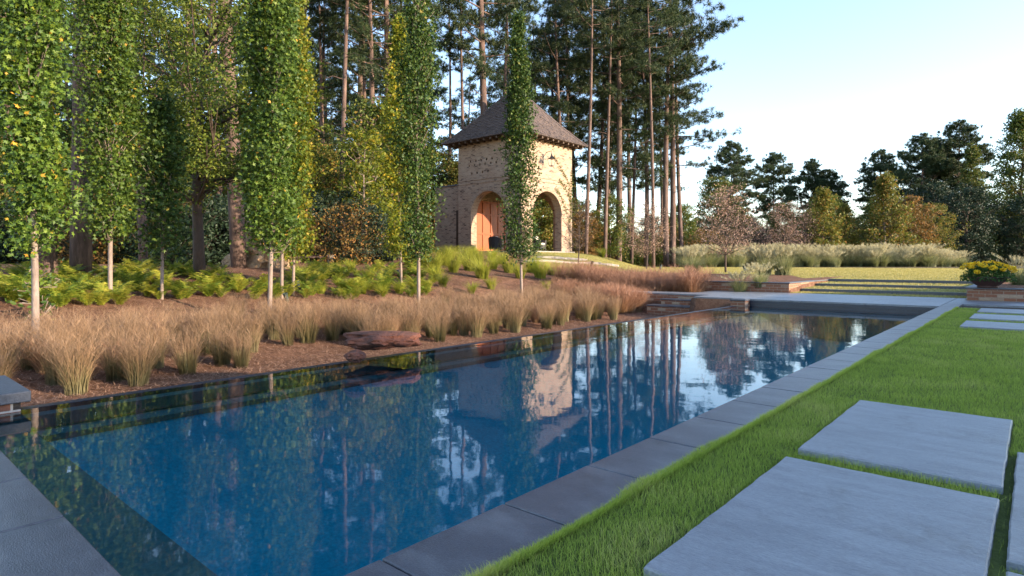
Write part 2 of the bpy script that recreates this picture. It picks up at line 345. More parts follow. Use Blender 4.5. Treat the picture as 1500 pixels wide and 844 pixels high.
# ------------------------------------------------------------------ pool
b = MB()
b.box(PX0, PX1, PY0, PY1, -.95, -.85)
b.box(PX0, PX0 + .02, PY0, PY1, -.9, -.2); b.box(PX1 - .02, PX1, PY0, PY1, -.9, -.05)
b.box(PX0, PX1, PY0 - .02, PY0, -.9, -.05); b.box(PX0, PX1, PY1, PY1 + .02, -.9, -.19)
nS = 16; sec = [(PX0 + .325 + 1.9 * (i / nS), -.332 - .52 * (1 - (1 - i / nS) ** 2.2)) for i in range(nS + 1)]
b.add([(x_, y_, z_) for x_, z_ in sec for y_ in (PY0, PY1 - .02)], [(2 * i, 2 * i + 1, 2 * i + 3, 2 * i + 2) for i in range(nS)])
b.box(PX0 + .021, PX0 + .324, PY0, PY1 - .02, -.86, -.332); b.box(PX0 + .33, PX1 - .022, PY0, 1.8 * K - .01, -.86, -.332)
b.build('pool_basin', M['plaster'], kind='structure')
b = MB(); jy = [1.8]
b.box(PX0 + .13, PX1 - .03, PY0 + .01, 1.8 * K, -.33, -.29)
b.build('pool_bench_floor', M['ledge'], kind='structure')
b = MB()
y = 1.81 * K
while y < 14.1:
    y1 = min(y + 1.3, 14.2); b.box(PX0 + .13, PX0 + .33, y, y1 - .008, -.33, -.29); y = y1
b.build('pool_ledge_floor', M['ledge'], kind='structure')
b = MB(); b.box(PX0 + .001, PX0 + .127, PY0 + .01, PY1 - .02, -.28, WZ - .03)
b.build('pool_edge_floor', M['ledge'], kind='structure')
me = mesh_np('water', [(PX0 - .012, PY0, WZ), (PX1, PY0, WZ), (PX1, PY1 - .0, WZ), (PX0 - .012, PY1, WZ)], np.array([[0, 1, 2, 3]]), M['water'])
link('water', me, kind='structure')
b = MB(); b.box(PX0 - .10, PX0 - .014, PY0, PY1 - .4, -.8, WZ + .002)
b.build('pool_edge_kerb', M['cover'], kind='structure')
# far end: cover housing with two dark rails under the coping
b = MB(); b.box(PX0 + .16, PX1 - .02, PY1 - .03, PY1 + .0, -.10, -.042); b.box(PX0 + .16, PX1 - .02, PY1 - .015, PY1 + .01, -.2, -.105)
b.build('pool_end_wall', M['cover'], kind='structure')

def slabs(name, rects, mat, z0=-.04, z1=0., bev=.004, gap=.0042):
    b = MB()
    for i, (x0, x1, y0, y1) in enumerate(rects): b.box(x0 * K + gap, x1 * K - gap, y0 * K + gap, y1 * K - gap, z0, z1 + rnd.uniform(-.001, .001))
    return b.build(name, mat, kind='structure', bevel=bev)
R = [(-2.69, -2.14, i, i + 1) for i in range(1, 27)] + [(-2.69, -2.14, 27, 29.2)]
slabs('pool_coping_right', R, M['slab'])
xs = [-2.14, -3.7 + .3, -4.65, -5.7, -6.75, -7.8, -8.85, -9.87]
R = [(xs[i + 1], xs[i], -.3, 1.03) for i in range(7)] + [(xs[i + 1], xs[i], -1.8, -.3) for i in range(7)]
slabs('pool_coping_near', R, M['slab'])
R = []
xx = -12.3
while xx < -2.7:
    x2 = min(xx + 2.4, -2.69); R += [(xx, x2, 27.16 if xx > -10.2 else 27.3, 29.2), (xx, x2, 29.2, 31.6), (xx, x2, 31.6, 33.9)]; xx = x2
R += [(-13.9, -12.3, 29.2, 31.6), (-13.9, -12.3, 31.6, 33.9), (-15.6, -13.9, 29.3, 31), (-17.2, -15.6, 29.3, 31), (-18.9, -17.2, 29.3, 31)]
xx = -2.69
while xx < 12: R += [(xx, xx + 2.4, 29.2, 32.2)]; xx += 2.4
slabs('deck', R, M['paver'])
slabs('deck_joint', [(-2.69, -2.3, 32.2, 33.9)], M['paver'])
b = MB(); b.box(PX1 + .0, -1.15, .5, 15.4, -.2, -.037); b.box(-5.23, -1.14, -.95, .52, -.3, -.037); b.box(-6.5, 6, 14.45, 17.96, -.3, -.038)
b.build('pavement_base', M['soil'], kind='structure')

# stepping slabs in the lawn
def paver(x0, x1, y0, y1, label):
    x0, x1, y0, y1 = x0 * K, x1 * K, y0 * K, y1 * K
    hx, hy = (x1 - x0) / 2, (y1 - y0) / 2; P = []   # hand-cut outline, slightly uneven
    for (ax, ay), (bx, by) in (((-hx, -hy), (hx, -hy)), ((hx, -hy), (hx, hy)), ((hx, hy), (-hx, hy)), ((-hx, hy), (-hx, -hy))):
        m = int(math.hypot(bx - ax, by - ay) / .025)
        for i in range(m):
            q = i / m; xx_, yy_ = ax + (bx - ax) * q, ay + (by - ay) * q; w_ = noise.noise(Vector((xx_ * 9, yy_ * 9, x0))) * .004 + noise.noise(Vector((xx_ * 40, yy_ * 40, y0))) * .0025
            P.append((xx_ * (1 + w_ / hx), yy_ * (1 + w_ / hy)))
    m = len(P); R1 = [(p[0] * (1 - .005 / hx), p[1] * (1 - .005 / hy)) for p in P]
    o = MB().add([(p[0], p[1], -.06) for p in P] + [(p[0], p[1], .005) for p in P] + [(p[0], p[1], .0105) for p in R1],
                 [(i, (i + 1) % m, m + (i + 1) % m, m + i) for i in range(m)] + [(m + i, m + (i + 1) % m, 2 * m + (i + 1) % m, 2 * m + i) for i in range(m)] + [tuple(range(2 * m, 3 * m)), tuple(range(m))[::-1]]).build('paving_slab', M['paver'])
    o.location = ((x0 + x1) / 2, (y0 + y1) / 2, 0)
    tag(o, label, 'paving slab', 'paving slabs set in the lawn')
paver(-1.55, -.19, 2.82, 5.20, 'large bluish stone slab in the lawn, nearest the camera beside the pool strip')
paver(-1.54, -.18, 5.50, 7.90, 'bluish stone slab with grass behind it, second from the camera')
paver(-.12, 1.25, 4.16, 6.60, 'pale bluish slab cut by the right edge, narrow soil gap on its left')
paver(-.12, 1.25, 1.70, 4.02, 'pale slab corner at the bottom right, past a grassy gap')
paver(-1.45, 1.9, 18.75, 20.7, 'wide pale slab near the deck, nearest of three across the lawn')
paver(-1.45, 1.9, 21.7, 23.7, 'wide pale slab, middle one of three between the lawn and the deck')
paver(-1.45, 1.9, 24.7, 26.7, 'wide pale slab, farthest of three and closest to the deck')

# ------------------------------------------------------------------ low brick walls, steps
def brick_wall(name, boxes, caps, label, mat='red_brick', capm='cap', cat='wall', group=None):
    x0, _, y0, _, z0, _ = boxes[0]
    r = empty(name, (x0, y0, 0), label=label, cat=cat, group=group)
    for bx in boxes:
        o = MB().box(*bx).build('brickwork', M[mat], r); o.location = (-x0, -y0, 0)
    for cp in caps:
        o = MB().box(*cp).build('cap_stone', M[capm], r, bevel=.008); o.location = (-x0, -y0, 0)
    return r
X_ = -5.27
brick_wall('retaining_wall', [(-10.6, X_, 18.0, 18.16, -.1, .255), (X_ - .16, X_, 18.161, 22.4, -.1, .255)],
           [(-10.6, X_ + .03, 17.965, 18.20, .256, .29), (X_ - .2, X_ + .03, 18.205, 22.42, .256, .29)], 'low red brick retaining wall with dark cap, left of the lawn steps')
brick_wall('retaining_wall', [(-1.19, 8, 17.12, 17.3, -.1, .255), (-1.19, -1.03, 17.301, 22.4, -.1, .255)],
           [(-1.23, 8, 17.08, 17.33, .256, .29), (-1.23, -1.0, 17.335, 22.4, .256, .29)], 'low brick wall under the flower bowl, right of the lawn steps')
brick_wall('pool_wall', [(-6.52, -5.45, 14.48, 14.63, -.6, -.042)], [], 'brick end wall holding up the deck corner at the far left of the pool')
brick_wall('pool_return_wall', [(-5.43, -5.1, 14.1, 14.475, -.6, -.045)], [(-5.45, -5.08, 14.08, 14.39, -.044, -.003)], 'sunlit brick block at the far left corner of the pool')
brick_wall('path_wall', [(-10, -6.55, 15.49, 15.6, -.6, -.042), (-6.64, -6.53, 14.64, 15.48, -.6, -.042)], [], 'brick wall under the path edge behind the two small steps')
def step(x0, x1, y0, y1, z, label):
    r = empty('garden_step', (x0, y0, z), label=label, cat='step')
    MB().box(0, x1 - x0, .02, y1 - y0, -.35, -.04).build('riser', M['red_brick'], r)
    MB().box(-.02, x1 - x0, 0, y1 - y0, -.039, 0).build('tread', M['slab'], r, bevel=.005)
step(-7.75, -6.65, 15.12, 15.485, -.13, 'upper of two small brick steps with dark treads beside the pool end')
step(-7.95, -6.65, 14.70, 15.115, -.28, 'lower of two small brick steps, wider and nearer the water')
for y0, z, w in ((19.08, .085, 'lowest and nearest'), (20.67, .195, 'middle'), (22.26, .305, 'highest and farthest')):
    o = MB().box(-5.23 if y0 < 22 else -6, -1.24, y0 - .06, y0 + .06, z - .2, z + .003).build('lawn_step', M['cap'], bevel=.006)
    tag(o, f'long dark stone riser of the grass steps, {w} of three', 'step', 'stone risers of the grass steps')
# near left brick pier
r = empty('brick_pier', (-5.5, .53, -.3), label='brick pier with thick dark stone cap at the left edge of the pool', cat='pier')
MB().box(-.5, .30, -.9, .37, -.3, .205).build('brickwork', M['pier_brick'], r)
MB().box(-.53, .34, -.93, .42, .206, .28).build('cap_stone', M['cap'], r, bevel=.007)

# ------------------------------------------------------------------ tower
TX0, TX1, TY0, TY1, TZ = -26.35, -21.45, 25.37, 30.27, 1.5
TS = 4.9 / 4.5
TH, TK = 5.95, .45
tower = empty('brick_tower', ((TX0 + TX1) / 2, (TY0 + TY1) / 2, TZ), label='square pale brick garden tower with shingled pyramid roof and arched openings', cat='tower'); tower.scale = (TS, TS, TS)
S = 4.5
def arch_panel(length, h, th, ac, ar, spring, arch=True, off=(0, 0)):
    """wall in local x (0..length), thickness along +y"""
    b = MB()
    if not arch: b.box(0, length, 0, th, 0, h); return b
    n = 20; a0, a1 = ac - ar, ac + ar
    b.box(0, a0, 0, th, -.3, h); b.box(a1, length, 0, th, -.3, h)
    for i in range(n):
        q0, q1 = PI - PI * i / n, PI - PI * (i + 1) / n
        xa, za, xb, zb = ac + ar * math.cos(q0), spring + ar * math.sin(q0), ac + ar * math.cos(q1), spring + ar * math.sin(q1)
        b.add([(xa, 0, za), (xb, 0, zb), (xb, th, zb), (xa, th, za), (xa, 0, h), (xb, 0, h), (xb, th, h), (xa, th, h)],
              [(0, 1, 5, 4), (3, 7, 6, 2), (0, 3, 2, 1), (4, 5, 6, 7)])
    return b
def voussoirs(ac, ar, spring, w=.24, proud=.025):
    b = MB(); n = 34
    for i in range(n):
        q0, q1 = PI * (i + .06) / n, PI * (i + .94) / n; V = []
        for yy in (-proud, .1):
            for q, rr in ((q0, ar - .004), (q1, ar - .004), (q1, ar + w), (q0, ar + w)): V.append((ac + rr * math.cos(q), yy, spring + rr * math.sin(q)))
        b.add(V, [(0, 1, 2, 3), (7, 6, 5, 4), (0, 4, 5, 1), (1, 5, 6, 2), (2, 6, 7, 3), (3, 7, 4, 0)])
    return b
AR, SP = 1.27, 1.95
def cut(o, boxes):
    c = MB()
    for q in boxes: c.box(*q)
    co = link('cutter', c.mesh('cutter', M['soil'])); co.parent = o.parent; co.location = o.location; co.rotation_euler = o.rotation_euler
    bpy.context.view_layer.update()
    md = o.modifiers.new('b', 'BOOLEAN'); md.operation = 'DIFFERENCE'; md.object = co; md.solver = 'EXACT'
    dg = bpy.context.evaluated_depsgraph_get(); me = bpy.data.meshes.new_from_object(o.evaluated_get(dg))
    o.modifiers.clear(); o.data = me; bpy.data.objects.remove(co)
h2 = S / 2
for face, loc, rz, L in (('front', (-h2, -h2, 0), 0, S), ('right', (h2, -h2 + TK + .0, 0), PI / 2, S - TK), ('back', (h2 - TK, h2, 0), PI, S - TK), ('left', (-h2, h2 - TK, 0), -PI / 2, S - 2 * TK)):
    ac = {'front': h2, 'right': h2 - TK, 'back': h2 - TK, 'left': 0}[face]
    if face == 'left': bb = MB().box(0, L, 0, TK, -.3, TH)
    else: bb = arch_panel(L, TH, TK, ac, AR, SP)
    o = bb.build('wall', M['tower_brick'], tower); o.location = loc; o.rotation_euler = (0, 0, rz)
    if face == 'front':
        holes = []
        for zi, xsr in ((4.85, (.95, 1.35, 1.75, 2.15, 2.55)), (4.62, (.85, 1.25, 1.65, 2.05, 2.45, 2.85)), (4.2, (1.05, 1.45, 1.85, 2.25))):
            holes += [(x - .055, x + .055, -.1, .22, zi, zi + .12) for x in xsr]
        cut(o, holes)
    if face != 'left':
        v = voussoirs(ac, AR, SP).build('arch_ring', M['tower_brick'], tower); v.location = loc; v.rotation_euler = (0, 0, rz)
    o.name = 'wall'
# belt course
b = MB()
for k, (z0, p) in enumerate(((3.68, .03), (3.86, .03))):
    z1 = z0 + .07
    b.box(-h2 - p, h2 + p, -h2 - p, -h2 + .02, z0, z1); b.box(h2 - .02, h2 + p, -h2 + .021, h2 + p, z0, z1)
b.build('belt_course', M['tower_brick'], tower)
b = MB(); b.box(-h2 - .12, h2 + .12, -h2 - .12, h2 + .12, -.3, .02); b.build('floor_slab', M['stone_grey'], tower)
b = MB(); b.box(-h2 + TK + .003, h2 - TK - .003, -h2 + TK + .003, h2 - TK - .003, 3.9, 4.0); b.build('ceiling', M['timber'], tower)
# door on the inner face of the left wall
d = MB(); d.box(-h2 + TK + .003, -h2 + TK + .06, -1.5, 1.1, .02, 2.9); dr = d.build('door', M['door_wood'], tower)
d = MB()
for yy in (-1.5, -.86, -.2, .44, 1.03): d.box(-h2 + TK + .061, -h2 + TK + .10, yy, yy + .09, .02, 2.9)
for zz in (.02, 1.0, 2.1, 2.8): d.box(-h2 + TK + .061, -h2 + TK + .095, -1.5, 1.1, zz, zz + .10)
d.build('door_frame', M['door_wood'], dr)
# roof: bell-cast pyramid clad with shingle courses
roof = empty('roof', (0, 0, TH - .02)); roof.parent = tower
OV, RH = .62, 3.28
def rprof(s):   # s 0 eave .. 1 apex : (half width, z)
    w = (h2 + OV) * (1 - s); z = RH * (s ** 1.12) * 1.0
    return w, z
b = MB(); n = 10
for i in range(n):
    (w0, z0), (w1, z1) = rprof(i / n), rprof((i + 1) / n); w1 = max(w1, .01)
    Vv = [(-w0, -w0, z0 - .02), (w0, -w0, z0 - .02), (w0, w0, z0 - .02), (-w0, w0, z0 - .02), (-w1, -w1, z1 - .02), (w1, -w1, z1 - .02), (w1, w1, z1 - .02), (-w1, w1, z1 - .02)]
    b.add(Vv, [(0, 1, 5, 4), (1, 2, 6, 5), (2, 3, 7, 6), (3, 0, 4, 7)] + ([(0, 3, 2, 1)] if i == 0 else []))
b.build('roof_deck', M['timber'], roof)
b = MB(); nc = 27
for side in range(4):
    c_, s_ = math.cos(side * PI / 2), math.sin(side * PI / 2)
    for i in range(nc):
        (w0, z0), (w1, z1) = rprof(i / nc), rprof(min(1, (i + 1.25) / nc)); x = -w0 + rnd.uniform(-.1, 0)
        while x < w0:
            wd = rnd.uniform(.11, .24); xa, xb = max(x, -w0), min(x + wd - .008, w0); x += wd
            if xb - xa < .03: continue
            jit = rnd.uniform(-.012, .02); th = rnd.uniform(.028, .05)
            f = max(w1, .01) / w0
            xa2, xb2 = max(-w1, min(w1, xa)), max(-w1, min(w1, xb))
            P = [(xa, -w0 - .03 - jit, z0 - jit * .7), (xb, -w0 - .03 - jit, z0 - jit * .7), (xb2, -w1, z1), (xa2, -w1, z1)]
            P2 = [(p[0], p[1] - th * .6, p[2] + th * (1 if k < 2 else .35)) for k, p in enumerate(P)]
            A = [(p[0] * c_ - p[1] * s_, p[0] * s_ + p[1] * c_, p[2]) for p in P + P2]
            b.add(A, [(4, 5, 6, 7), (0, 1, 5, 4), (0, 4, 7, 3), (1, 2, 6, 5)])
b.build('shingles', M['shingle'], roof)
b = MB()
for sx, sy in ((1, -1), (-1, -1), (1, 1), (-1, 1)):
    b.tube([(sx * rprof(i / 12)[0] * 1.01, sy * rprof(i / 12)[0] * 1.01, rprof(i / 12)[1] + .04) for i in range(13)], .055, 5)
b.build('hip_ridge', M['shingle'], roof)
MB().lathe([(.16, -.15), (.13, .1), (.05, .16), (.07, .25), (.035, .35), (.03, .6), (.004, .95)], 10, (0, 0, RH - .1)).build('finial', M['iron'], roof)
for k in range(4):
    c_, s_ = math.cos(k * PI / 2), math.sin(k * PI / 2)
    if k in (2, 3): pass
    for j in range(12):
        u = -h2 - .25 + j * (S + .5) / 11
        o = MB().box(-.05, .05, -OV + .05, .1, -.13, -.025).build('rafter_tail', M['timber'], roof)
        px_, py_ = u, -h2
        o.location = (px_ * c_ - py_ * s_, px_ * s_ + py_ * c_, .0); o.rotation_euler = (0, 0, k * PI / 2)
# low wing wall on the left with a dark shutter
r = empty('wing_wall', (TX0 - 2.3 * TS, TY0 + .35, TZ), label='lower brick wing wall joined to the left of the tower', cat='wall'); r.scale = (TS, TS, TS)
MB().box(0, 2.298, 0, .5, -.4, 3.75).build('brickwork', M['tower_brick'], r)
MB().box(-.05, 2.295, -.06, .56, 3.752, 3.82).build('cap_stone', M['cap'], r, bevel=.01)
MB().box(1.85, 2.1, -.06, -.003, .1, 2.35).build('shutter', M['timber'], r)
# wall lantern on the sunlit side, bracket and glass cage
LZ = TZ + 4.75 * TS
r = empty('wall_lantern', (TX1 + .62, 27.4, LZ), label='black open lantern on an iron arm on the sunlit tower wall', cat='lantern')
b = MB()
for sx in (-1, 1):
    for sy in (-1, 1): b.tube([(sx * .10, sy * .10, -.30), (sx * .17, sy * .17, .10)], .012, 5)
for z, w in ((-.30, .10), (.10, .17)):
    b.tube([(-w, -w, z), (w, -w, z), (w, w, z), (-w, w, z), (-w, -w, z)], .013, 5)
b.build('cage', M['iron'], r)
b = MB().lathe([(.26, .10), (.17, .16), (.07, .28), (.05, .34), (.02, .42)], 4); b.build('lantern_cap', M['iron'], r)
MB().box(-.1, .1, -.1, .1, -.33, -.305).build('lantern_base', M['iron'], r)
MB().tube([(0, 0, .42), (0, 0, .55), (-.35, 0, .52), (-.6, 0, .25)], .016, 5).box(-.622, -.603, -.06, .06, -.1, .45).build('bracket', M['iron'], r)
# climbing vine on the right corner of the sunlit face
def leafcloud(P, size, seed, star=False, up=.3, quad=True):
    rs = np.random.RandomState(seed); n = len(P)
    nrm = rs.normal(size=(n, 3)); nrm[:, 2] = np.abs(nrm[:, 2]) * (1 + up); nrm /= np.linalg.norm(nrm, axis=1)[:, None]
    a = np.cross(nrm, rs.normal(size=(n, 3))); a /= np.linalg.norm(a, axis=1)[:, None] + 1e-9; bb = np.cross(nrm, a)
    s = size * rs.uniform(.65, 1.3, n)[:, None]
    if star:
        K = []
        for i in range(10):
            q = 2 * PI * i / 10 + PI / 2; rr = (.62 if i in (4, 6) else 1.0) if i % 2 == 0 else .38
            K.append((rr * math.cos(q), rr * math.sin(q), 0 if i % 2 == 0 else .12))
        K = np.array(K) * .5
    else: K = np.array([(0, -.5, 0), (.28, -.1, .07), (0, .55, -.03), (-.28, -.1, .07)])
    k = len(K)
    Vv = P[:, None, :] + s[:, :, None] * (K[None, :, 0:1] * a[:, None, :] + K[None, :, 1:2] * bb[:, None, :] + K[None, :, 2:3] * nrm[:, None, :])
    Fx = np.arange(n * k).reshape(n, k); rr = np.repeat(rs.uniform(0, 1, n), k)
    return Vv.reshape(-1, 3), Fx, rr
def leafmesh(name, P, size, seed, mat, **k):
    Vv, Fx, rr = leafcloud(np.asarray(P, float), size, seed, **k); return mesh_np(name, Vv, Fx, mat, {'r': rr})
vr = empty('climbing_vine', (TX1 + .03, TY1 - .2, TZ), label='thin green vine climbing the right corner of the tower', cat='vine')
b = MB(); LP = []
for br in (((0, 0, 0), (0, -.1, 1.5), (0, .05, 3.0), (0, -.2, 4.2), (0, -.9, 4.9), (0, -1.7, 5.6)), ((0, -.1, 1.5), (0, -.5, 2.6), (0, -1.0, 3.3), (0, -1.5, 3.7)), ((0, .05, 3.), (0, -.5, 3.9), (0, -1.2, 4.3)), ((0, .1, 2.), (0, .12, 3.5), (0, .1, 5))):
    b.tube([(0.015, p[1], p[2]) for p in br], .009, 4)
    for i in range(len(br) - 1):
        a_, c_ = np.array(br[i]), np.array(br[i + 1])
        for q in range(45): LP.append(a_ + (c_ - a_) * rnd.random() + np.array([rnd.uniform(.0, .06), rnd.gauss(0, .07), rnd.gauss(0, .09)]))
b.build('stem', M['bark_grey'], vr); link('foliage', leafmesh('foliage', LP, .11, 3, M['vine']), vr)

# wicker tub chairs in the arches
def chair(loc, rz, label):
    r = empty('tub_chair', loc, rz, label=label, cat='chair', group='dark tub chairs in the tower arches')
    b = MB(); n = 16; V = []; Fs = []
    for i in range(n + 1):
        q = math.radians(-35 + 250 * i / n); hgt = .62 + .24 * math.exp(-((i - n / 2) / 4.5) ** 2)
        for rr, z in ((.42, .12), (.47, hgt), (.41, hgt + .01), (.35, .12)): V.append((rr * math.cos(q), rr * math.sin(q), z))
    for i in range(n):
        for j in range(4): Fs.append((i * 4 + j, i * 4 + (j + 1) % 4, (i + 1) * 4 + (j + 1) % 4, (i + 1) * 4 + j))
    Fs += [(0, 1, 2, 3), (n * 4 + 3, n * 4 + 2, n * 4 + 1, n * 4)]
    b.add(V, Fs); b.build('backrest', M['wicker'], r)
    MB().lathe([(.38, .14), (.39, .36)], 20).build('seat', M['wicker'], r)
    MB().lathe([(.30, .365), (.33, .41), (.31, .47), (.2, .49)], 20).build('cushion', M['cushion'], r)
    MB().box(-.2, .2, .16, .27, .5, .86).build('back_cushion', M['cushion'], r, bevel=.03)
    for sx in (-1, 1):
        for sy in (-1, 1): MB().tube([(sx * .26, sy * .26, 0), (sx * .25, sy * .25, .14)], .022, 6).build('leg', M['wicker'], r)
chair((-23.8, TY0 + .6, TZ + .02), PI + .3, 'dark tub chair with pale cushion in the left arch by the orange door')
chair((TX1 - .35, 27.5, TZ + .02), PI / 2 + .2, 'dark tub chair with pale cushion in the right arch')

# ------------------------------------------------------------------ unseen house added off to the right to shade the pool
r = empty('added_shade_house', (17, 13, 0), label='long low unseen house added to shade the pool, pale brick with slate roof', cat='house')
HX, HYh = 5.0, 11.0
MB().box(-HX, HX, -HYh, HYh, -.2, 3.6).build('wall', M['tower_brick'], r)
b = MB(); e = .7
b.add([(-HX - e, -HYh - e, 3.6), (HX + e, -HYh - e, 3.6), (HX + e, HYh + e, 3.6), (-HX - e, HYh + e, 3.6), (0, -HYh - e, 5.75), (0, HYh + e, 5.75)], [(0, 3, 2, 1), (0, 1, 4), (1, 2, 5, 4), (2, 3, 5), (3, 0, 4, 5)])
b.build('roof', M['roof_house'], r)
for k in range(5):
    w = MB().box(-HX - .04, -HX - .004, -.7, .7, .6, 2.7).build('window', M['cushion'], r); w.location = (0, -HYh + 2.4 + k * 4.3, 0)
    q = MB().box(-HX - .06, -HX - .041, -.6, .6, .7, 2.6).build('pane', M['pane'], w)

# ------------------------------------------------------------------ plants
def norm(v): return v / (np.linalg.norm(v, axis=-1, keepdims=True) + 1e-9)
def blades(P, az, H, lean, W, segs, seed, power=1.7, droop=.0, tip=.15, r=None):
    """curved tapering blades; returns V,F,t,r"""
    rs = np.random.RandomState(seed); n = len(P); s = np.linspace(0, 1, segs + 1)[None, :]
    H = np.asarray(H)[:, None]; lean = np.asarray(lean)[:, None]
    hor = H * lean * s ** power; z = H * (s - droop * s ** 2.5) * np.sqrt(np.clip(1 - (lean * .55) ** 2, .2, 1))
    dx, dy = np.cos(az)[:, None], np.sin(az)[:, None]
    C = np.stack([P[:, 0:1] + dx * hor, P[:, 1:2] + dy * hor, P[:, 2:3] + z], -1)
    tw = rs.uniform(0, PI, n)[:, None]; wv = np.stack([np.cos(tw) + 0 * s, np.sin(tw) + 0 * s, 0 * s + 0 * tw], -1)
    w = (W * (1 - (1 - tip) * s))[..., None] * .5
    Vv = np.stack([C - wv * w, C + wv * w], 2).reshape(-1, 3)
    base = (np.arange(n) * (segs + 1) * 2)[:, None]; j = np.arange(segs)[None, :] * 2
    Fx = np.stack([base + j, base + j + 1, base + j + 3, base + j + 2], -1).reshape(-1, 4)
    t = np.repeat(np.repeat(s, n, 0).ravel(), 2); rr = rs.uniform(0, 1, n) if r is None else r
    return Vv, Fx, t, np.repeat(rr, (segs + 1) * 2)
def cat(parts):
    off = 0; Vs = []; Fs = []; T = []; Rr = []
    for Vv, Fx, t, r in parts: Vs.append(Vv); Fs.append(Fx + off); T.append(t); Rr.append(r); off += len(Vv)
    return np.concatenate(Vs), Fs, np.concatenate(T), np.concatenate(Rr)
def tuft_mesh(name, seed, n, H, rad, lean, W, mat, heads=0, plume=0, droop=.15, power=1.8):
    rs = np.random.RandomState(seed); q = rs.uniform(0, 2 * PI, n); rr = rad * np.sqrt(rs.uniform(0, 1, n))
    P = np.stack([rr * np.cos(q), rr * np.sin(q), np.full(n, -.03)], -1)
    az = q + rs.normal(0, .5, n); ln = np.abs(rs.normal(0, lean, n)) + rr / rad * lean * .4; h = H * rs.uniform(.45, 1.05, n)
    ps = [blades(P, az, h, ln, W, 5, seed, power, droop)]
    if heads:   # airy seed stalks: fine stems with short side hairs
        m = heads; i = rs.randint(0, n, m); h2_ = H * rs.uniform(.85, 1.2, m); az2 = az[i]; l2 = ln[i] * .9
        ps.append(blades(P[i], az2, h2_, l2, W * .6, 5, seed + 1, power, droop, r=rs.uniform(.5, 1, m)))
        for kk in range(5):
            s = rs.uniform(.55, 1, m); zf = h2_ * (s - droop * s ** 2.5); hf = h2_ * l2 * s ** power
            Q = np.stack([P[i][:, 0] + np.cos(az2) * hf, P[i][:, 1] + np.sin(az2) * hf, P[i][:, 2] + zf * .97], -1)
            B = blades(Q, rs.uniform(0, 2 * PI, m), h2_ * .13, rs.uniform(.3, 1.3, m), W * .6, 1, seed + 3 + kk, 1, 0, r=rs.uniform(.5, 1, m))
            ps.append((B[0], B[1], np.full(len(B[2]), .95), B[3]))
    if plume:
        m = plume; q2 = rs.uniform(0, 2 * PI, m); P2 = np.stack([rad * .5 * np.cos(q2), rad * .5 * np.sin(q2), np.zeros(m)], -1)
        h2_ = H * rs.uniform(1.1, 1.55, m); l2 = np.abs(rs.normal(0, lean * .7, m))
        ps.append(blades(P2, q2, h2_, l2, W * .7, 5, seed + 2, power, droop, r=rs.uniform(.6, 1, m)))
        for kk in range(26):
            s = rs.uniform(.72, 1, m); zf = h2_ * (s - droop * s ** 2.5) * np.sqrt(np.clip(1 - (l2 * .55) ** 2, .2, 1)); hf = h2_ * l2 * s ** power
            Q = np.stack([P2[:, 0] + np.cos(q2) * hf, P2[:, 1] + np.sin(q2) * hf, zf - .02], -1)
            B = blades(Q, rs.uniform(0, 2 * PI, m), np.full(m, .12), rs.uniform(.1, .8, m), W * .9, 1, seed + 30 + kk, 1, 0, r=rs.uniform(.7, 1, m))
            ps.append((B[0], B[1], np.full(len(B[2]), 1.), B[3]))
    Vv, Fs, t, r = cat(ps); return mesh_np(name, Vv, Fs, mat, {'t': t, 'r': r})
def fern_mesh(name, seed, nf, L, mat):
    rs = np.random.RandomState(seed); Vs = []; Rr = []
    for i in range(nf):
        az = rs.uniform(0, 2 * PI); l = L * rs.uniform(.6, 1.1); up = rs.uniform(.75, 1.5); d = np.array([math.cos(az), math.sin(az), 0]); w = np.array([-d[1], d[0], 0]); c = rs.uniform(0, 1)
        for j in range(26):
            s = (j + 1.5) / 28; p = d * l * s * (.25 + .5 * s) + np.array([0, 0, l * (up * s - .5 * up * s * s)])
            ll = l * .17 * math.sin(PI * min(1, s * .9 + .12)) + .008
            for sg in (-1, 1):
                e = p + w * sg * ll + d * ll * .4 + np.array([0, 0, ll * rs.uniform(-.5, .3)]); f = (d + np.array([0, 0, .8])) * .009
                Vs += [p - f * .6, p + f * .6, e + f * .2, e - f * .2]; Rr += [min(1, max(0, c + rs.uniform(-.25, .25)))] * 4
    return mesh_np(name, np.array(Vs), np.arange(len(Vs)).reshape(-1, 4), mat, {'r': Rr})

def tube_net(b, pts, rad, k=6): b.tube(pts, rad, k, cap=False)

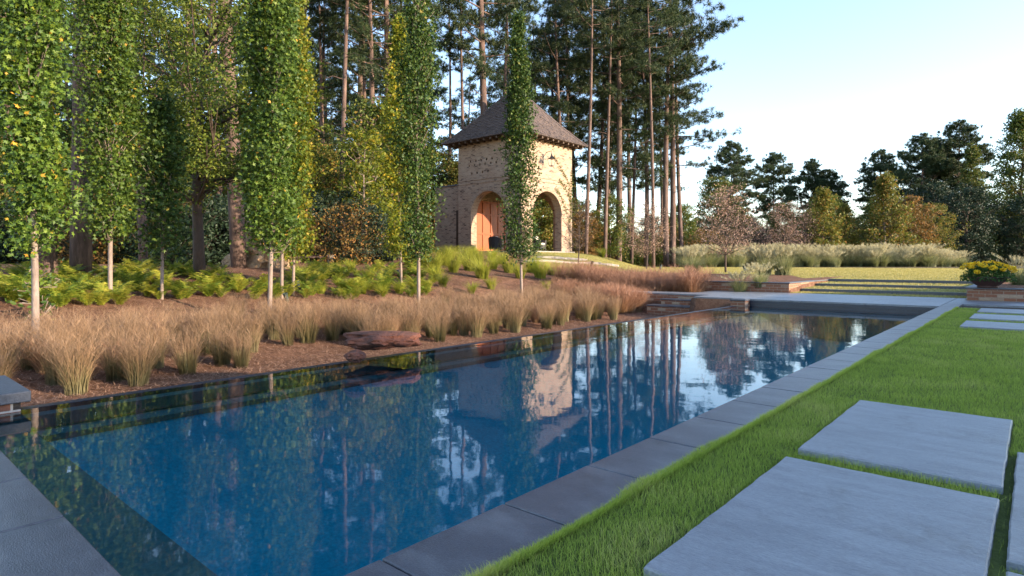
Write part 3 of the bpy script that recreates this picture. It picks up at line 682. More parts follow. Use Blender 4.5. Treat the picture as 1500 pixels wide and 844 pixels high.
def make_columnar(seed, H, W, base, n, mat, leaf=.135, top=.25, thr=.05):
    """narrow upright sweetgum, origin at the foot of the trunk"""
    rs = np.random.RandomState(seed)
    tr = MB(); lean = rs.normal(0, .012, 2)
    pts = [(lean[0] * z + .02 * math.sin(z * .9 + seed), lean[1] * z + .02 * math.sin(z * 1.1 + seed * 2), z) for z in np.linspace(-.5, H * .97, 12)]
    tr.tube(pts, list(np.linspace(thr, .012, 12)), 9)
    C = []; nt = n // 9
    for i in range(nt):
        s = rs.uniform(0, 1) ** .9; z = base + (H - base) * s
        env = W / 2 * min(1, (s + .03) / .07) ** .5 * (1 if s < 1 - top else max(.08, (1 - s) / top) ** .75)
        q = rs.uniform(0, 2 * PI); nz = noise.noise(Vector((math.cos(q) * .9 + seed, math.sin(q) * .9, z * 1.0))) + .55 * noise.noise(Vector((math.cos(q) * 2.2 + seed, math.sin(q) * 2.2 + 5, z * 3.1)))
        env *= max(.2, .92 + 1.0 * nz)
        if nz < -.12 and rs.rand() < .75: continue
        if rs.rand() < .04: env *= 1.35
        rr = env * rs.uniform(.0, 1) ** .5
        C.append((pts[0][0] + lean[0] * z + rr * math.cos(q), lean[1] * z + rr * math.sin(q), z, q, rr))
        if rs.rand() < .05: tube_net(tr, [(lean[0] * z, lean[1] * z, max(base * .9, z - .5 - rr * .6)), (rr * .6 * math.cos(q), rr * .6 * math.sin(q), z - .2), (rr * math.cos(q), rr * math.sin(q), z)], [.007, .005, .002], 4)
    C = np.array(C); P = np.repeat(C[:, :3], 9, 0); P += rs.normal(0, .085, P.shape) * np.array([1, 1, 1.25])
    me_t = tr.mesh('trunk', M['bark_grey'], True); me_c = leafmesh('crown', P, leaf, seed, mat, star=True, up=.1)
    return me_t, me_c

def make_broad(seed, H, base, R_, n, mat, leaf=.16, trunk_r=.11, bark='bark_grey', squash=1., clump=.42, nl=34, shape='round', multi=1):
    rs = np.random.RandomState(seed); tr = MB(); ends = []
    top = H * .9
    pts = [(.12 * math.sin(z * .5 + seed) * z / H * 2, .12 * math.cos(z * .6 + seed) * z / H * 2, z) for z in np.linspace(-.15, top, 9)]
    tr.tube(pts, list(np.linspace(trunk_r, trunk_r * .15, 9)), 9)
    for i in range(nl):
        s = (i + rs.uniform(0, 1)) / nl; z1 = base + (H - base) * s
        if shape == 'round': rad = R_ * math.sqrt(max(.04, 1 - (2 * s - .85) ** 2 / 1.35))
        elif shape == 'cone': rad = R_ * (1.02 - s) ** .8
        elif shape == 'vase': rad = R_ * (.35 + .75 * math.sin(PI * min(1, s * .9 + .1)))
        rad *= rs.uniform(.6, 1.12)
        q = i * 2.399 + rs.uniform(-.4, .4); z0 = max(base * .72, z1 - rad * rs.uniform(.45, .9)); z0 = min(z0, top * .97)
        f = np.interp(z0, [p[2] for p in pts], [0, 1, 2, 3, 4, 5, 6, 7, 8]); i0 = int(min(7, f)); p0 = np.array(pts[i0]) + (np.array(pts[i0 + 1]) - np.array(pts[i0])) * (f - i0)
        e = np.array([rad * math.cos(q), rad * math.sin(q), z1]); m_ = (p0 + e) / 2 + np.array([0, 0, -.06 * rad]) + rs.normal(0, .08, 3)
        tube_net(tr, [p0, m_, e], [trunk_r * .32, trunk_r * .2, .008], 5); ends += [(e, 1.), (m_ * .35 + e * .65, .9), (m_, .7)]
        for k in range(3):
            e2 = m_ + (e - m_) * rs.uniform(.2, .9) + rs.normal(0, rad * .28, 3); tube_net(tr, [m_, e2], [trunk_r * .12, .006], 4); ends.append((e2, .9))
    ends = [(e, w) for e, w in ends]
    per = n // len(ends); Ps = []
    for e, w in ends:
        k = int(per * rs.uniform(.4, 1.6) * w); cr = clump * rs.uniform(.6, 1.35)
        d = norm(rs.normal(size=(k, 3))) * (rs.uniform(0, 1, (k, 1)) ** .5) * cr * np.array([1.15, 1.15, .6 * squash]); Ps.append(e + d)
    P = np.concatenate(Ps)
    return tr.mesh('trunk', M[bark], True), leafmesh('crown', P, leaf, seed, mat)

def make_pine(seed, H, base, R_, nb, mat, trunk_r=.2, needles=150, bend=.3, clump=.55, nlen=.34, round_top=True, nw=.0165):
    rs = np.random.RandomState(seed); tr = MB(); ph = rs.uniform(0, 6)
    ax = lambda z: np.array([bend * math.sin(z / H * 2.5 + ph) - bend * math.sin(ph), bend * math.cos(z / H * 2.1 + ph) - bend * math.cos(ph), z])
    tr.tube([ax(z) for z in np.linspace(-.2, H, 14)], list(trunk_r * (1 - .8 * np.linspace(0, 1, 14) ** 1.3)), 10)
    C = []
    for i in range(nb):
        s = ((i + rs.uniform(0, 1)) / nb); z0 = base + (H - base) * s * .98
        L = R_ * (math.sin(PI * (s * .72 + .24)) if round_top else (1.05 - s)) * rs.uniform(.45, 1.15); q = i * 2.4 + rs.uniform(-.6, .6)
        p0 = ax(z0); el = rs.uniform(-.05, .35) + .5 * s
        d = np.array([math.cos(q), math.sin(q), 0]); e = p0 + d * L + np.array([0, 0, L * el]); m_ = p0 + d * L * .5 + np.array([0, 0, L * el * .3])
        tube_net(tr, [p0, m_, e], [trunk_r * .22 * (1.1 - s * .6), trunk_r * .13, .012], 5)
        for k in range(1 + int(L * 1.9)):
            t = rs.uniform(.38, 1.05); c = (m_ + (e - m_) * (t * 2 - 1) if t > .5 else p0 + (m_ - p0) * t * 2); o = rs.normal(0, .32, 3) * np.array([1, 1, .35]) * (L * .4 + .4)
            if rs.rand() < .5: tube_net(tr, [c, c + o], [.015, .008], 4)
            C.append(c + o + np.array([0, 0, .1]))
        C.append(e)
    if base > 6:
        for k in range(5):   # dead stubs below the crown
            z0 = base * rs.uniform(.55, .98); q = rs.uniform(0, 6.28); L = rs.uniform(.4, 1.6); p0 = ax(z0)
            tube_net(tr, [p0, p0 + np.array([math.cos(q) * L * .6, math.sin(q) * L * .6, .1]), p0 + np.array([math.cos(q) * L, math.sin(q) * L, -.12 * L])], [.03, .018, .006], 4)
    C = np.array(C); n = len(C) * needles; ci = np.repeat(np.arange(len(C)), needles)
    cr = (clump * rs.uniform(.6, 1.35, len(C)))[ci][:, None]
    dirn = norm(rs.normal(size=(n, 3)) + np.array([0, 0, .25])); 
    # needles sit in brushes: brush centres within the clump, needles fan out of them
    nbz = 9; bc = norm(rs.normal(size=(len(C), nbz, 3))) * rs.uniform(.2, 1, (len(C), nbz, 1)) * np.array([1.2, 1.2, .55]); bi = rs.randint(0, nbz, n)
    P = C[ci] + bc[ci, bi] * cr
    L = nlen * rs.uniform(.6, 1.1, (n, 1)); side = norm(np.cross(dirn, rs.normal(size=(n, 3)))) * nw
    Vv = np.stack([P - side, P + side, P + dirn * L], 1).reshape(-1, 3); r = np.repeat(np.clip(rs.uniform(0, 1, n), 0, 1), 3)
    me_c = mesh_np('crown', Vv, np.arange(n * 3).reshape(-1, 3), mat, {'r': r})
    return tr.mesh('trunk', M['bark'], True), me_c

PR = {}
def proto(key, name, meshes, parts=('trunk', 'crown'), cat_='tree'): PR[key] = (name, meshes, parts, cat_)
def plant(key, loc, label, group=None, s=1., rz=None, sz=None, tilt=None, cat_=None):
    name, meshes, parts, c0 = PR[key]
    o = empty(name, loc, rnd.uniform(0, 6.28) if rz is None else rz, label=label, cat=cat_ or c0, group=group)
    o.scale = (s, s, sz or s)
    if tilt: o.rotation_euler = (tilt[0], tilt[1], o.rotation_euler[2])
    for p, me in zip(parts, meshes): link(p, me, o)
    return o
def at_px(key, px, py, label, group=None, s=1., **k):
    x, y, z, d = ground_at(px, py); return plant(key, (x, y, z), label, group, s, **k)
def at_d(key, px, d, label, group=None, s=1., **k):
    x, y = ray(px, d); return plant(key, (x, y, gz(x, y)), label, group, s, **k)

# --- columnar sweetgums
CG = 'slender column trees along the pool'
proto('colA', 'columnar_tree', make_columnar(11, 6.8, .66, 1.1, 32000, M['sweetgum'], .078, thr=.045))
proto('colB', 'columnar_tree', make_columnar(12, 6.8, .70, 1.12, 31000, M['sweetgum'], .076, thr=.04))
proto('colC', 'columnar_tree', make_columnar(13, 8.2, .68, 1.05, 31000, M['gum_dark'], .078, thr=.042))
proto('colD', 'columnar_tree', make_columnar(14, 7.2, .92, 1.0, 19000, M['gum_dark'], .09, top=.8, thr=.04))
proto('colE', 'columnar_tree', make_columnar(15, 6.9, .78, .85, 18000, M['gum_yellow'], .095, top=.4, thr=.035))
proto('colF', 'columnar_tree', make_columnar(16, 3.75, .78, .8, 8500, M['gum_dark'], .09, top=.4, thr=.035))
def at_xy(key, px, d, label, group, s=1., **k):
    x, y = ray(px, d); return plant(key, (x, y, max(-.03, gz(x, y))), label, group, s, **k)
at_xy('colA', 50, 7.75, 'broad leafy column tree with pale trunk at the far left edge', CG)
at_xy('colB', 163, 10.7, 'green column tree second from the left, pinkish trunk in the ferns', CG, 1.04)
at_xy('colF', 237, 11.3, 'short dark column tree with thin grey trunk and ground light at its foot', CG)
at_xy('colB', 396, 10.4, 'tall dense bright green column tree with two pale trunks close together', CG, 1.04, rz=1.0)
at_xy('colB', 412, 12.9, 'slimmer column tree just behind the dense bright green one', CG, .95, rz=2.2)
at_xy('colE', 430, 13.3, 'yellowish green column tree to the right of the dense bright one', CG, 1.0, rz=4)
at_xy('colE', 587, 15.6, 'yellow green column tree with pointed top beside the dark green one', CG, 1.0)
at_xy('colC', 613, 13.0, 'tall dark green column tree left of the tower', CG, 1.0)
at_xy('colD', 765, 15.6, 'slender tapering column tree standing in front of the tower', CG, 1.0)

# --- small trees
proto('cyp', 'feathery_tree', make_broad(21, 6.6, 1.9, 1.85, 42000, M['cypress'], .065, .11, 'bark_dark', clump=.42, nl=44, shape='round'))
proto('yel', 'young_tree', make_broad(22, 5.0, 1.7, 1.0, 3200, M['gum_yellow'], .14, .05, 'bark_grey', clump=.3, nl=22, shape='round'))
proto('broad', 'broadleaf_tree', make_broad(23, 11, 2.5, 3.3, 15000, M['broad'], .24, .17, 'bark_dark', clump=.75, nl=46))
proto('broad2', 'broadleaf_tree', make_broad(24, 9, 1.2, 3.0, 13000, M['olive'], .22, .14, 'bark_dark', clump=.7, nl=42))
proto('broad3', 'broadleaf_tree', make_broad(25, 7, .9, 2.6, 11000, M['autumn'], .2, .1, 'bark_dark', clump=.6, nl=38))
proto('maple', 'young_maple', make_broad(26, 6.2, 1.3, 1.9, 8500, M['olive'], .17, .08, 'bark_grey', clump=.45, nl=40, shape='cone'))
proto('pinkt', 'flowering_tree', make_broad(27, 4.6, 1.3, 1.55, 3600, M['pink'], .085, .06, 'bark_dark', clump=.42, nl=60, shape='vase'))
proto('baret', 'bare_tree', make_broad(28, 4.4, 1.3, 1.25, 900, M['pink'], .06, .05, 'bark_dark', clump=.35, nl=60, shape='vase'))
proto('dark', 'evergreen_tree', make_broad(29, 8, .3, 3.0, 16000, M['darkleaf'], .2, .15, 'bark_dark', clump=.75, nl=46))
proto('shrub', 'shrub', make_broad(30, 2.2, .1, 1.5, 5000, M['broad'], .13, .04, 'bark_dark', clump=.45, nl=24), cat_='shrub')
proto('shrubdark', 'shrub', make_broad(31, 2.4, .05, 1.6, 5500, M['darkleaf'], .13, .04, 'bark_dark', clump=.45, nl=24), cat_='shrub')
proto('shruborange', 'shrub', make_broad(32, 2.6, .1, 1.4, 3500, M['autumn'], .12, .04, 'bark_dark', clump=.45, nl=24), cat_='shrub')
proto('feath', 'feathery_tree', make_broad(36, 18, 1.0, 5.2, 30000, M['broad'], .26, .25, 'bark_dark', clump=.9, nl=80, shape='cone'))
proto('spruce', 'cypress_tree', make_broad(33, 17, 1.0, 3.2, 20000, M['broad'], .22, .22, 'bark_dark', clump=.7, nl=70, shape='cone'))
at_px('cyp', 293, 409, 'feathery light green tree with brown trunk, left of the clay mound', s=1.25)
at_px('yel', 537, 384, 'small yellow leaved tree with thin pale trunk before the dark wood', s=1.1)
at_px('baret', 847, 388, 'small bare tree with grey twigs right beside the tower', 'small ornamental trees by the lawn', .72)
at_px('pinkt', 947, 394, 'pinkish brown small tree standing left of the brick wall', 'small ornamental trees by the lawn', .85)
at_px('pinkt', 1063, 399, 'fullest pink blossomed tree in front of the plume grasses', 'small ornamental trees by the lawn', .86)
at_px('baret', 920, 386, 'nearly bare brown tree, between the tower and the pine trunks', 'small ornamental trees by the lawn', .9)
at_px('pinkt', 993, 386, 'pink brown tree between the pine trunks and the fullest pink tree', 'small ornamental trees by the lawn', .95)
at_px('baret', 1027, 386, 'thin brownish tree behind the fullest pink tree on its left', 'small ornamental trees by the lawn', .9)
at_px('baret', 1077, 389.5, 'twiggy tree right behind the fullest pink blossomed tree', 'small ornamental trees by the lawn', .95)
at_px('pinkt', 1105, 390, 'pinkish tree just right of the fullest pink blossomed tree', 'small ornamental trees by the lawn', .9)
for px, d, key, s, lb in ((1150, 48, 'pinkt', 1.1, 'pale pink shrubby tree behind the plume grasses'), (1178, 50, 'baret', 1.2, 'brown bare tree behind the plume grasses, left of the yellow green maples'),
                          (1206, 50, 'maple', 1.05, 'yellow green maple, leftmost of the maples behind the grasses'), (1237, 51, 'maple', .85, 'small bright yellow green maple behind the grasses'),
                          (1298, 50, 'maple', 1.25, 'largest yellow green maple behind the plume grasses'), (1331, 52, 'broad3', .85, 'rusty olive tree right of the largest maple'), (1365, 54, 'broad2', .62, 'rounded olive tree at the right end of the maples')):
    at_d(key, px, d, lb, 'small trees behind the plume grasses', s)

# --- pines
proto('pineA', 'pine_tree', make_pine(41, 25, 9.5, 3.6, 40, M['needle'], .23, 190))
proto('pineB', 'pine_tree', make_pine(42, 22, 11, 3.2, 34, M['needle'], .2, 190, bend=.5))
proto('pineC', 'pine_tree', make_pine(43, 16, 4.5, 2.9, 40, M['needle'], .15, 170, bend=.35))
proto('pole', 'pine_tree', make_pine(48, 24, 15, 2.4, 24, M['needle'], .15, 150, bend=.35, clump=.5))
proto('pineW', 'pine_tree', make_pine(47, 27, 10, 4.6, 44, M['needle'], .24, 170, bend=.5, clump=.6, nlen=.38))
proto('pineD', 'pine_tree', make_pine(44, 19, 7, 3.7, 46, M['needle'], .2, 330, bend=.4, clump=.85, nlen=.42, nw=.026))
PG = 'tall pines of the wood'
named = [(350, 392, 'pineB', 1.1, 'thick pine trunk standing in front of the clay mound'), (118, 410, 'pineA', .9, 'dark pine trunk in the ferns between two column trees'),
         (68, 419, 'pineA', .8, 'stout grey pine trunk beside the leftmost column tree'), (210, 388, 'pineC', .9, 'thin sunlit pine trunk behind the ferns on the left'),
         (543, 373, 'pineB', .9, 'pale pine trunk behind the small yellow tree')]
for px, py, key, s, lb in named: at_px(key, px, py, lb, PG, s)
named_d = [(522, 38, 'pineA', .95, 'pinkish slender pine trunk leaning above the dark shrubs'), (575, 34, 'pineA', 1.0, 'pine whose trunk rises above the yellow green column tree'),
           (603, 42, 'pineB', 1.05, 'slightly curved pine behind the dark green column tree'), (714, 38, 'pineA', 1.15, 'stout straight pine trunk rising just behind the tower roof'),
           (906, 47, 'pineA', 1.12, 'straight tall pine right of the tower, leftmost of the lone trunks'), (946, 50, 'pineC', 1.35, 'thinner pine between the lone straight trunks'),
           (976, 47, 'pineB', 1.2, 'left one of a close pair of tall pine trunks'), (985, 49, 'pineA', 1.1, 'right one of a close pair of tall pine trunks'),
           (999, 52, 'pineW', .82, 'pine with wide ragged branches at the open sky edge'), (815, 52, 'pineC', 1.3, 'dark pine crown just right of the tower roof'),
           (830, 46, 'pineB', .98, 'pine with slim trunk above the right roof slope'), (870, 55, 'pineC', 1.5, 'pine leaning to the right behind the tower'),
           (462, 42, 'pineC', 1.2, 'slender dark pine trunk between the column trees'), (20, 30, 'pineA', .9, 'pine crown above the leftmost column tree')]
for px, d, key, s, lb in named_d:
    at_d(key, px, d, lb, PG, s, tilt=(0, math.radians(5), ) if 'leaning' in lb else None, **({'rz': 0} if 'leaning' in lb else {}))
far = [(1078, 92, 'pineD', .98, 'dark pine left of the two lone far pines'), (1137, 95, 'pineD', .92, 'small lone pine in the gap of open sky'), (1190, 98, 'pineD', .88, 'broad dark far pine behind the yellow green maples'),
       (1222, 96, 'pineD', .78, 'lower far pine touching the broad dark one'), (1283, 98, 'pineD', .96, 'lone far pine above the largest yellow green maple'), (1345, 88, 'pineD', .98, 'dark pine on the left of the dense right clump'),
       (1368, 92, 'pineD', 1.0, 'pine with bushy crown inside the dense right clump'), (1396, 88, 'pineD', 1.08, 'tallest pine of the dense right clump'), (1050, 84, 'broad', 1.1, 'green rounded tree below the far pine')]
for px, d, key, s, lb in far: at_d(key, px, d, lb, 'far trees across the lawn', s)
at_d('spruce', 1425, 82, 'ragged pointed tree on the right of the dense clump', 'far trees across the lawn', .95)
at_d('feath', 1496, 70, 'big feathery tree cut by the right edge', 'far trees across the lawn', 1.0)
at_d('spruce', 1535, 72, 'feathery tree just outside the right edge', 'far trees across the lawn', 1.05)

# background wood, filled tree by tree
def scatter(items, group):
    for px, d, key, s, lb in items: at_d(key, px, d, lb, group, s)
it = []
for i, px in enumerate(range(-60, 900, 38)):
    d = 46 + (i * 37 % 11)
    it.append((px + rnd.uniform(-12, 12), d, 'broad' if i % 3 else 'broad2', rnd.uniform(.8, 1.1) * (.62 if px > 800 else 1), 'green leafy tree filling the wood behind the garden'))
for i, px in enumerate(range(-50, 900, 60)):
    it.append((px + rnd.uniform(-20, 20), 36 + (i * 17 % 9) if px < 640 or px > 860 else 46, 'broad3' if i % 2 else 'broad2', rnd.uniform(.6, .85), 'gold and rust coloured small tree in the wood'))
for i, px in enumerate(range(-60, 575, 52)):
    it.append((px + rnd.uniform(-14, 14), rnd.uniform(27, 34), ('broad', 'broad2', 'yel')[i % 3], rnd.uniform(.5, .75) * (1.6 if i % 3 == 2 else 1), 'leafy green tree just behind the column trees'))
scatter(it, 'leafy trees of the wood')
for k in range(2):  # unseen trees, added to dapple the low sun on the planting bed
    x, y = 29 + rnd.uniform(-2, 3), 4 + k * 6.2; plant('broad', (x, y, 0), 'unseen broad leafy tree added behind the long low house for dappled shade', 'unseen trees added for dappled shade', rnd.uniform(.9, 1.05))
it = []
for i, px in enumerate(list(range(-80, 700, 30)) + [725, 760, 790, 850, 890, 925, 960]):
    it.append((px + rnd.uniform(-12, 12), rnd.uniform(52, 76), ('pineA', 'pineB', 'pineC', 'pineA')[i % 4], rnd.uniform(.85, 1.25) if i % 4 != 2 else 1.5, 'tall pine deep in the wood behind the garden'))
for i, px in enumerate((415, 447, 478, 498, 531, 655, 684, 742, 838, 858, 886, 925, 957, 325, 268, 190, 142)):
    it.append((px, 29 + (i * 5 % 13) if px < 600 else 37 + (i * 5 % 14), 'pole', rnd.uniform(.85, 1.1), 'slim bare trunked pine near the front of the wood'))
scatter(it, 'pines deep in the wood')
it = []
for i, px in enumerate(range(-60, 570, 19)):
    it.append((px + rnd.uniform(-9, 9), rnd.uniform(21, 28), ('shrubdark', 'shrub', 'shruborange', 'shrubdark')[i % 4], rnd.uniform(.75, 1.2), 'undergrowth shrub at the edge of the wood'))
for i, px in enumerate(range(860, 1040, 17)):
    it.append((px + rnd.uniform(-6, 6), rnd.uniform(50, 60), ('shrub', 'shruborange', 'shrub')[i % 3], rnd.uniform(.9, 1.4), 'undergrowth shrub at the edge of the wood'))
scatter(it, 'shrubs at the edge of the wood')
it = []
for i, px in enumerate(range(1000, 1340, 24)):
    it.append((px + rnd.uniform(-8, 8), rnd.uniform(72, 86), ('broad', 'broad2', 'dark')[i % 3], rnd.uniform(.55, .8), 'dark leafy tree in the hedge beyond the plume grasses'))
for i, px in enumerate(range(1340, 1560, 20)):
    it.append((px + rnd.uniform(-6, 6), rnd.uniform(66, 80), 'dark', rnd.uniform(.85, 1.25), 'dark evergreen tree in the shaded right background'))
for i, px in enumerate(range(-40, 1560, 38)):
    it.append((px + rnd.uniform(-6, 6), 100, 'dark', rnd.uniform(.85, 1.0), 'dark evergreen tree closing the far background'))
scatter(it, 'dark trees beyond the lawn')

# --- tufts along the pool
for k in range(4):
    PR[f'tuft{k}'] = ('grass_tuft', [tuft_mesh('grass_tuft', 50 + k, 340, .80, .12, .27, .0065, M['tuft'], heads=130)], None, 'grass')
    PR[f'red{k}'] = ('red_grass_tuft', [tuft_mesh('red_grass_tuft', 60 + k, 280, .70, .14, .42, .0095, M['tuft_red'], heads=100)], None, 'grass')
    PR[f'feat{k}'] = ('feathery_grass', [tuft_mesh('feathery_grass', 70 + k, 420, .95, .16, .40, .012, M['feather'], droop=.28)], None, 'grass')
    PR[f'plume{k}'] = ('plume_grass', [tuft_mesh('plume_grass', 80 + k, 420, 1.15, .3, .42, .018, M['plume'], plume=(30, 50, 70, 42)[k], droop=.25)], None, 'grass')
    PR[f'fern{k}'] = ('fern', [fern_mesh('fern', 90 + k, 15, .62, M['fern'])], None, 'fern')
def grass(key, x, y, label, group, s=1., sz=None):
    name, (me,), _, c0 = PR[key]; o = link(name, me, label=label, cat=c0, group=group, kind='thing')
    o.location = (x, y, gz(x, y)); o.rotation_euler = (rnd.uniform(-.06, .06), rnd.uniform(-.06, .06), rnd.uniform(0, 6.28)); o.scale = (s, s, sz or s)
y = -1.2; row = 0
while y < 13.6:
    for j, t in enumerate((2.7, 3.15, 3.6, 4.05, 4.5, 4.95)):
        tt = t + rnd.uniform(-.2, .2) + (.25 if row % 2 else 0); yy = y + rnd.uniform(-.22, .22)
        if t > 4.8 and rnd.random() < .35 or (3.9 < yy < 5.6 and t < 3.2): continue
        x = PX0 - tt
        red = rnd.random() < .10
        if j == 0: lb = 'reedy tan and green grass tuft in the front row along the water'
        elif j < 4: lb = 'reedy tan grass tuft in the middle of the band by the pool'
        else: lb = 'reedy tan grass tuft at the back of the band by the pool'
        if red: lb = 'low rusty red grass tuft among the tan tufts by the pool'
        grass(('red%d' if red else 'tuft%d') % rnd.randrange(4), x, yy, lb, 'rusty tufts in the band by the pool' if red else ('front', 'middle', 'middle', 'middle', 'back', 'back')[j] + ' row grass tufts by the pool', rnd.uniform(.6, .72) if red else rnd.uniform(.68, 1.0) * (1, 1, .95, .88, .82, .74)[j])
    y += .47; row += 1
for k in range(26):
    grass('red%d' % (k % 4), rnd.uniform(-10.5, -8.0), rnd.uniform(13.9, 15.2), 'rusty grass tuft in front of the path edge by the steps', 'rusty tufts before the path', rnd.uniform(.9, 1.15))
for k in range(46):
    grass('red%d' % (k % 4), rnd.uniform(-12.5, -7.6), rnd.uniform(16.6, 17.9), 'rusty grass tuft between the path and the brick wall', 'rusty tufts behind the path', rnd.uniform(1.0, 1.35))

# feathery yellow-green clumps near the tower and ferns in the bed
for px, py in [(636, 396), (652, 389), (664, 399), (676, 386), (688, 397), (700, 389), (707, 408), (722, 394), (735, 387), (746, 400), (762, 408), (778, 399), (792, 408), (808, 403), (826, 411), (842, 408), (660, 381), (690, 380), (720, 382), (640, 412),
               (618, 392), (600, 388), (476, 408), (497, 404), (455, 402), (514, 398), (540, 412), (566, 410), (440, 412), (626, 426), (648, 420), (585, 430), (560, 433), (530, 430), (500, 428), (470, 430), (690, 430), (720, 424), (800, 424)]:
    x, y, z, d = ground_at(px, py)
    grass('feat%d' % rnd.randrange(4), x, y, 'bright yellow green feathery grass clump ' + ('below the tower' if px > 590 else 'on the mulch among the column trees'), 'feathery grass ' + ('below the tower' if px > 590 else 'among the column trees'), rnd.uniform(.85, 1.2) * (1 if px > 590 else .62) if py < 415 else rnd.uniform(.45, .65))
for k in range(215):
    px = rnd.uniform(-40, 345) if k < 120 else rnd.uniform(345, 640); py = rnd.uniform(398, 452) if px < 210 else rnd.uniform(395, 440)
    if 325 < px < 420 and py < 415: continue
    x, y, z, d = ground_at(px, py)
    grass('fern%d' % rnd.randrange(4), x, y, 'yellow green fern on the mulch under the trees', 'ferns under the trees', rnd.uniform(.45, .95))
# plume grasses beyond the lawn
for i, px in enumerate(np.arange(1003, 1405, 8.2)):
    for row in range(2):
        x, y = ray(px + rnd.uniform(-4, 4), 43.5 + row * 2.2 + rnd.uniform(-.7, .7))
        grass('plume%d' % rnd.randrange(4), x, y, 'pale plumed grass clump in the ' + ('front' if row == 0 else 'rear') + ' row beyond the lawn', ('front' if row == 0 else 'rear') + ' row plume grasses', rnd.uniform(.8, 1.32) * (1 if px < 1370 else .75))
for px, py, s, lb in [(900, 372, 1.3, 'white fluffy plume grass right of the tower'), (983, 385, 1.45, 'tall pink tinged plume grass beside the pine trunks'), (972, 383, 1.3, 'green plume grass left of the tall pink tinged one'),
                      (1013, 402, .95, 'thin pale grass clump left of the fullest pink tree'), (1118, 403, .9, 'pale grass clump on the mulch right of the fullest pink tree'), (1147, 403, .95, 'pale grass clump at the right end of the mulch island'),
                      (1160, 391, 1.0, 'plume grass leaning over the lawn edge')]:
    x, y, z, d = ground_at(px, py); grass('plume1', x, y, lb, None, s)
for px, s in ((1084, .5), (1112, .55)):
    x, y = ray(px, 17.7); grass('plume2', x, y, 'grass clump with pale tips before the brick wall, ' + ('left' if px < 1100 else 'right') + ' of the two', None, s)
for px, d, s, lb in [(1492, 15.6, .62, 'tall plume grass at the right edge above the brick wall'), (1462, 17, .35, 'low grey green grass behind the flower bowl'), (1445, 19, .35, 'small grey green grass on the mulch behind the brick wall')]:
    x, y = ray(px, d); o = grass('plume3', x, y, lb, None, s); 
for px in range(870, 1010, 11):
    x, y, z, d = ground_at(px, rnd.uniform(368, 380)); grass('feat%d' % rnd.randrange(4), x, y, 'green meadow grass clump behind the mulch right of the tower', 'meadow grass right of the tower', rnd.uniform(.9, 1.4))

# bed on the right wall
zr = .25
me = mesh_np('raised_mulch', [(-1.03, 17.3, zr), (9, 17.3, zr), (9, 23, zr + .05), (-1.03, 23, zr + .05)], np.array([[0, 1, 2, 3]]), M['mulch']); link('raised_mulch', me, kind='structure')
for o in bpy.data.objects:
    if o.get('category') == 'grass' and o.location.x > -1.03 and 17.3 < o.location.y < 23: o.location.z = .25

# flower bowl
fx, fy = -.82, 17.22
bowl = empty('flower_bowl', (fx, fy, .29), label='wide dark clay bowl on the end of the brick wall', cat='planter'); bowl.scale = (K, K, K)
MB().lathe([(.34, 0), (.38, .04), (.34, .07), (.42, .12), (.58, .26), (.66, .40), (.70, .42), (.70, .46), (.63, .46), (.6, .40), (.3, .36)], 32).build('bowl', M['terracotta'], bowl, smooth=True)
MB().lathe([(.60, .36), (.59, .42), (.2, .44)], 24).build('soil', M['soil'], bowl)
fl = empty('marigold_plant', (fx, fy, .29 + .45 * K), label='yellow marigolds with green leaves growing in the clay bowl', cat='flowers'); fl.scale = (K, K, K)
rs = np.random.RandomState(5); n = 2600
P = norm(rs.normal(size=(n, 3))) * rs.uniform(.3, 1, (n, 1)) ** .5 * np.array([.98, .88, .66]); P[:, 2] = np.abs(P[:, 2]) - .05 - (np.hypot(P[:, 0], P[:, 1]) > .7) * .12
link('foliage', leafmesh('foliage', P, .10, 6, foliage('marigold_leaves', [(0., (.03, .08, .02)), (1., (.08, .16, .03))], .35)), fl)
for k in range(30):
    q = k * 2.4; rr = math.sqrt((k + .5) / 30) * .95; Pf = []
    b = MB(); c = Vector((rr * math.cos(q), rr * .85 * math.sin(q), .45 * math.sqrt(max(0, 1 - (rr / 1.05) ** 2)) + rnd.uniform(-.02, .20)))
    P = norm(rs.normal(size=(60, 3))) * np.array([.085, .085, .06]) * rnd.uniform(.95, 1.45)
    o = link('flower', leafmesh('flower', P, .09, 100 + k, M['flower']), fl); o.location = c

# ------------------------------------------------------------------ rocks, bench, ground lights
def rock(name, loc, size, seed, mat, label, cat_='rock', sub_=4, amp=.35, freq=1.4, flat=None):
    bm = bmesh.new(); bmesh.ops.create_icosphere(bm, subdivisions=sub_, radius=1)
    for v in bm.verts:
        p = v.co.copy(); d = noise.fractal(p * freq + Vector((seed, 0, 0)), 1.0, 2.0, 4) * amp + abs(noise.noise(p * 3.1 + Vector((seed, 3, 1)))) * .16 + noise.noise(p * 9) * .03
        v.co = p * (1 + d)
        if flat and v.co.z > flat: v.co.z = flat + (v.co.z - flat) * .25
        v.co = Vector((v.co.x * size[0], v.co.y * size[1], v.co.z * size[2]))
    me = bpy.data.meshes.new(name); bm.to_mesh(me); bm.free(); me.materials.append(mat)
    o = link(name, me, label=label, cat=cat_); o.location = loc; return o
x, y, z, d = ground_at(557, 503); o = rock('boulder', (x, y, z + .05), (.38, .25, .11), 1, M['rock_red'], 'long flat reddish boulder at the edge of the water', flat=.45); o.rotation_euler = (0, .03, math.radians(48))
x, y, z, d = ground_at(520, 522); o = rock('boulder', (x, y, z), (.10, .08, .05), 4, M['rock_red'], 'small reddish stone beside the long flat boulder', sub_=3)
x, y, z, d = ground_at(868, 464); rock('boulder', (x, y, z + .08), (.25, .2, .2), 7, M['rock_red'], 'rounded reddish boulder at the far end of the tan tufts', sub_=3)
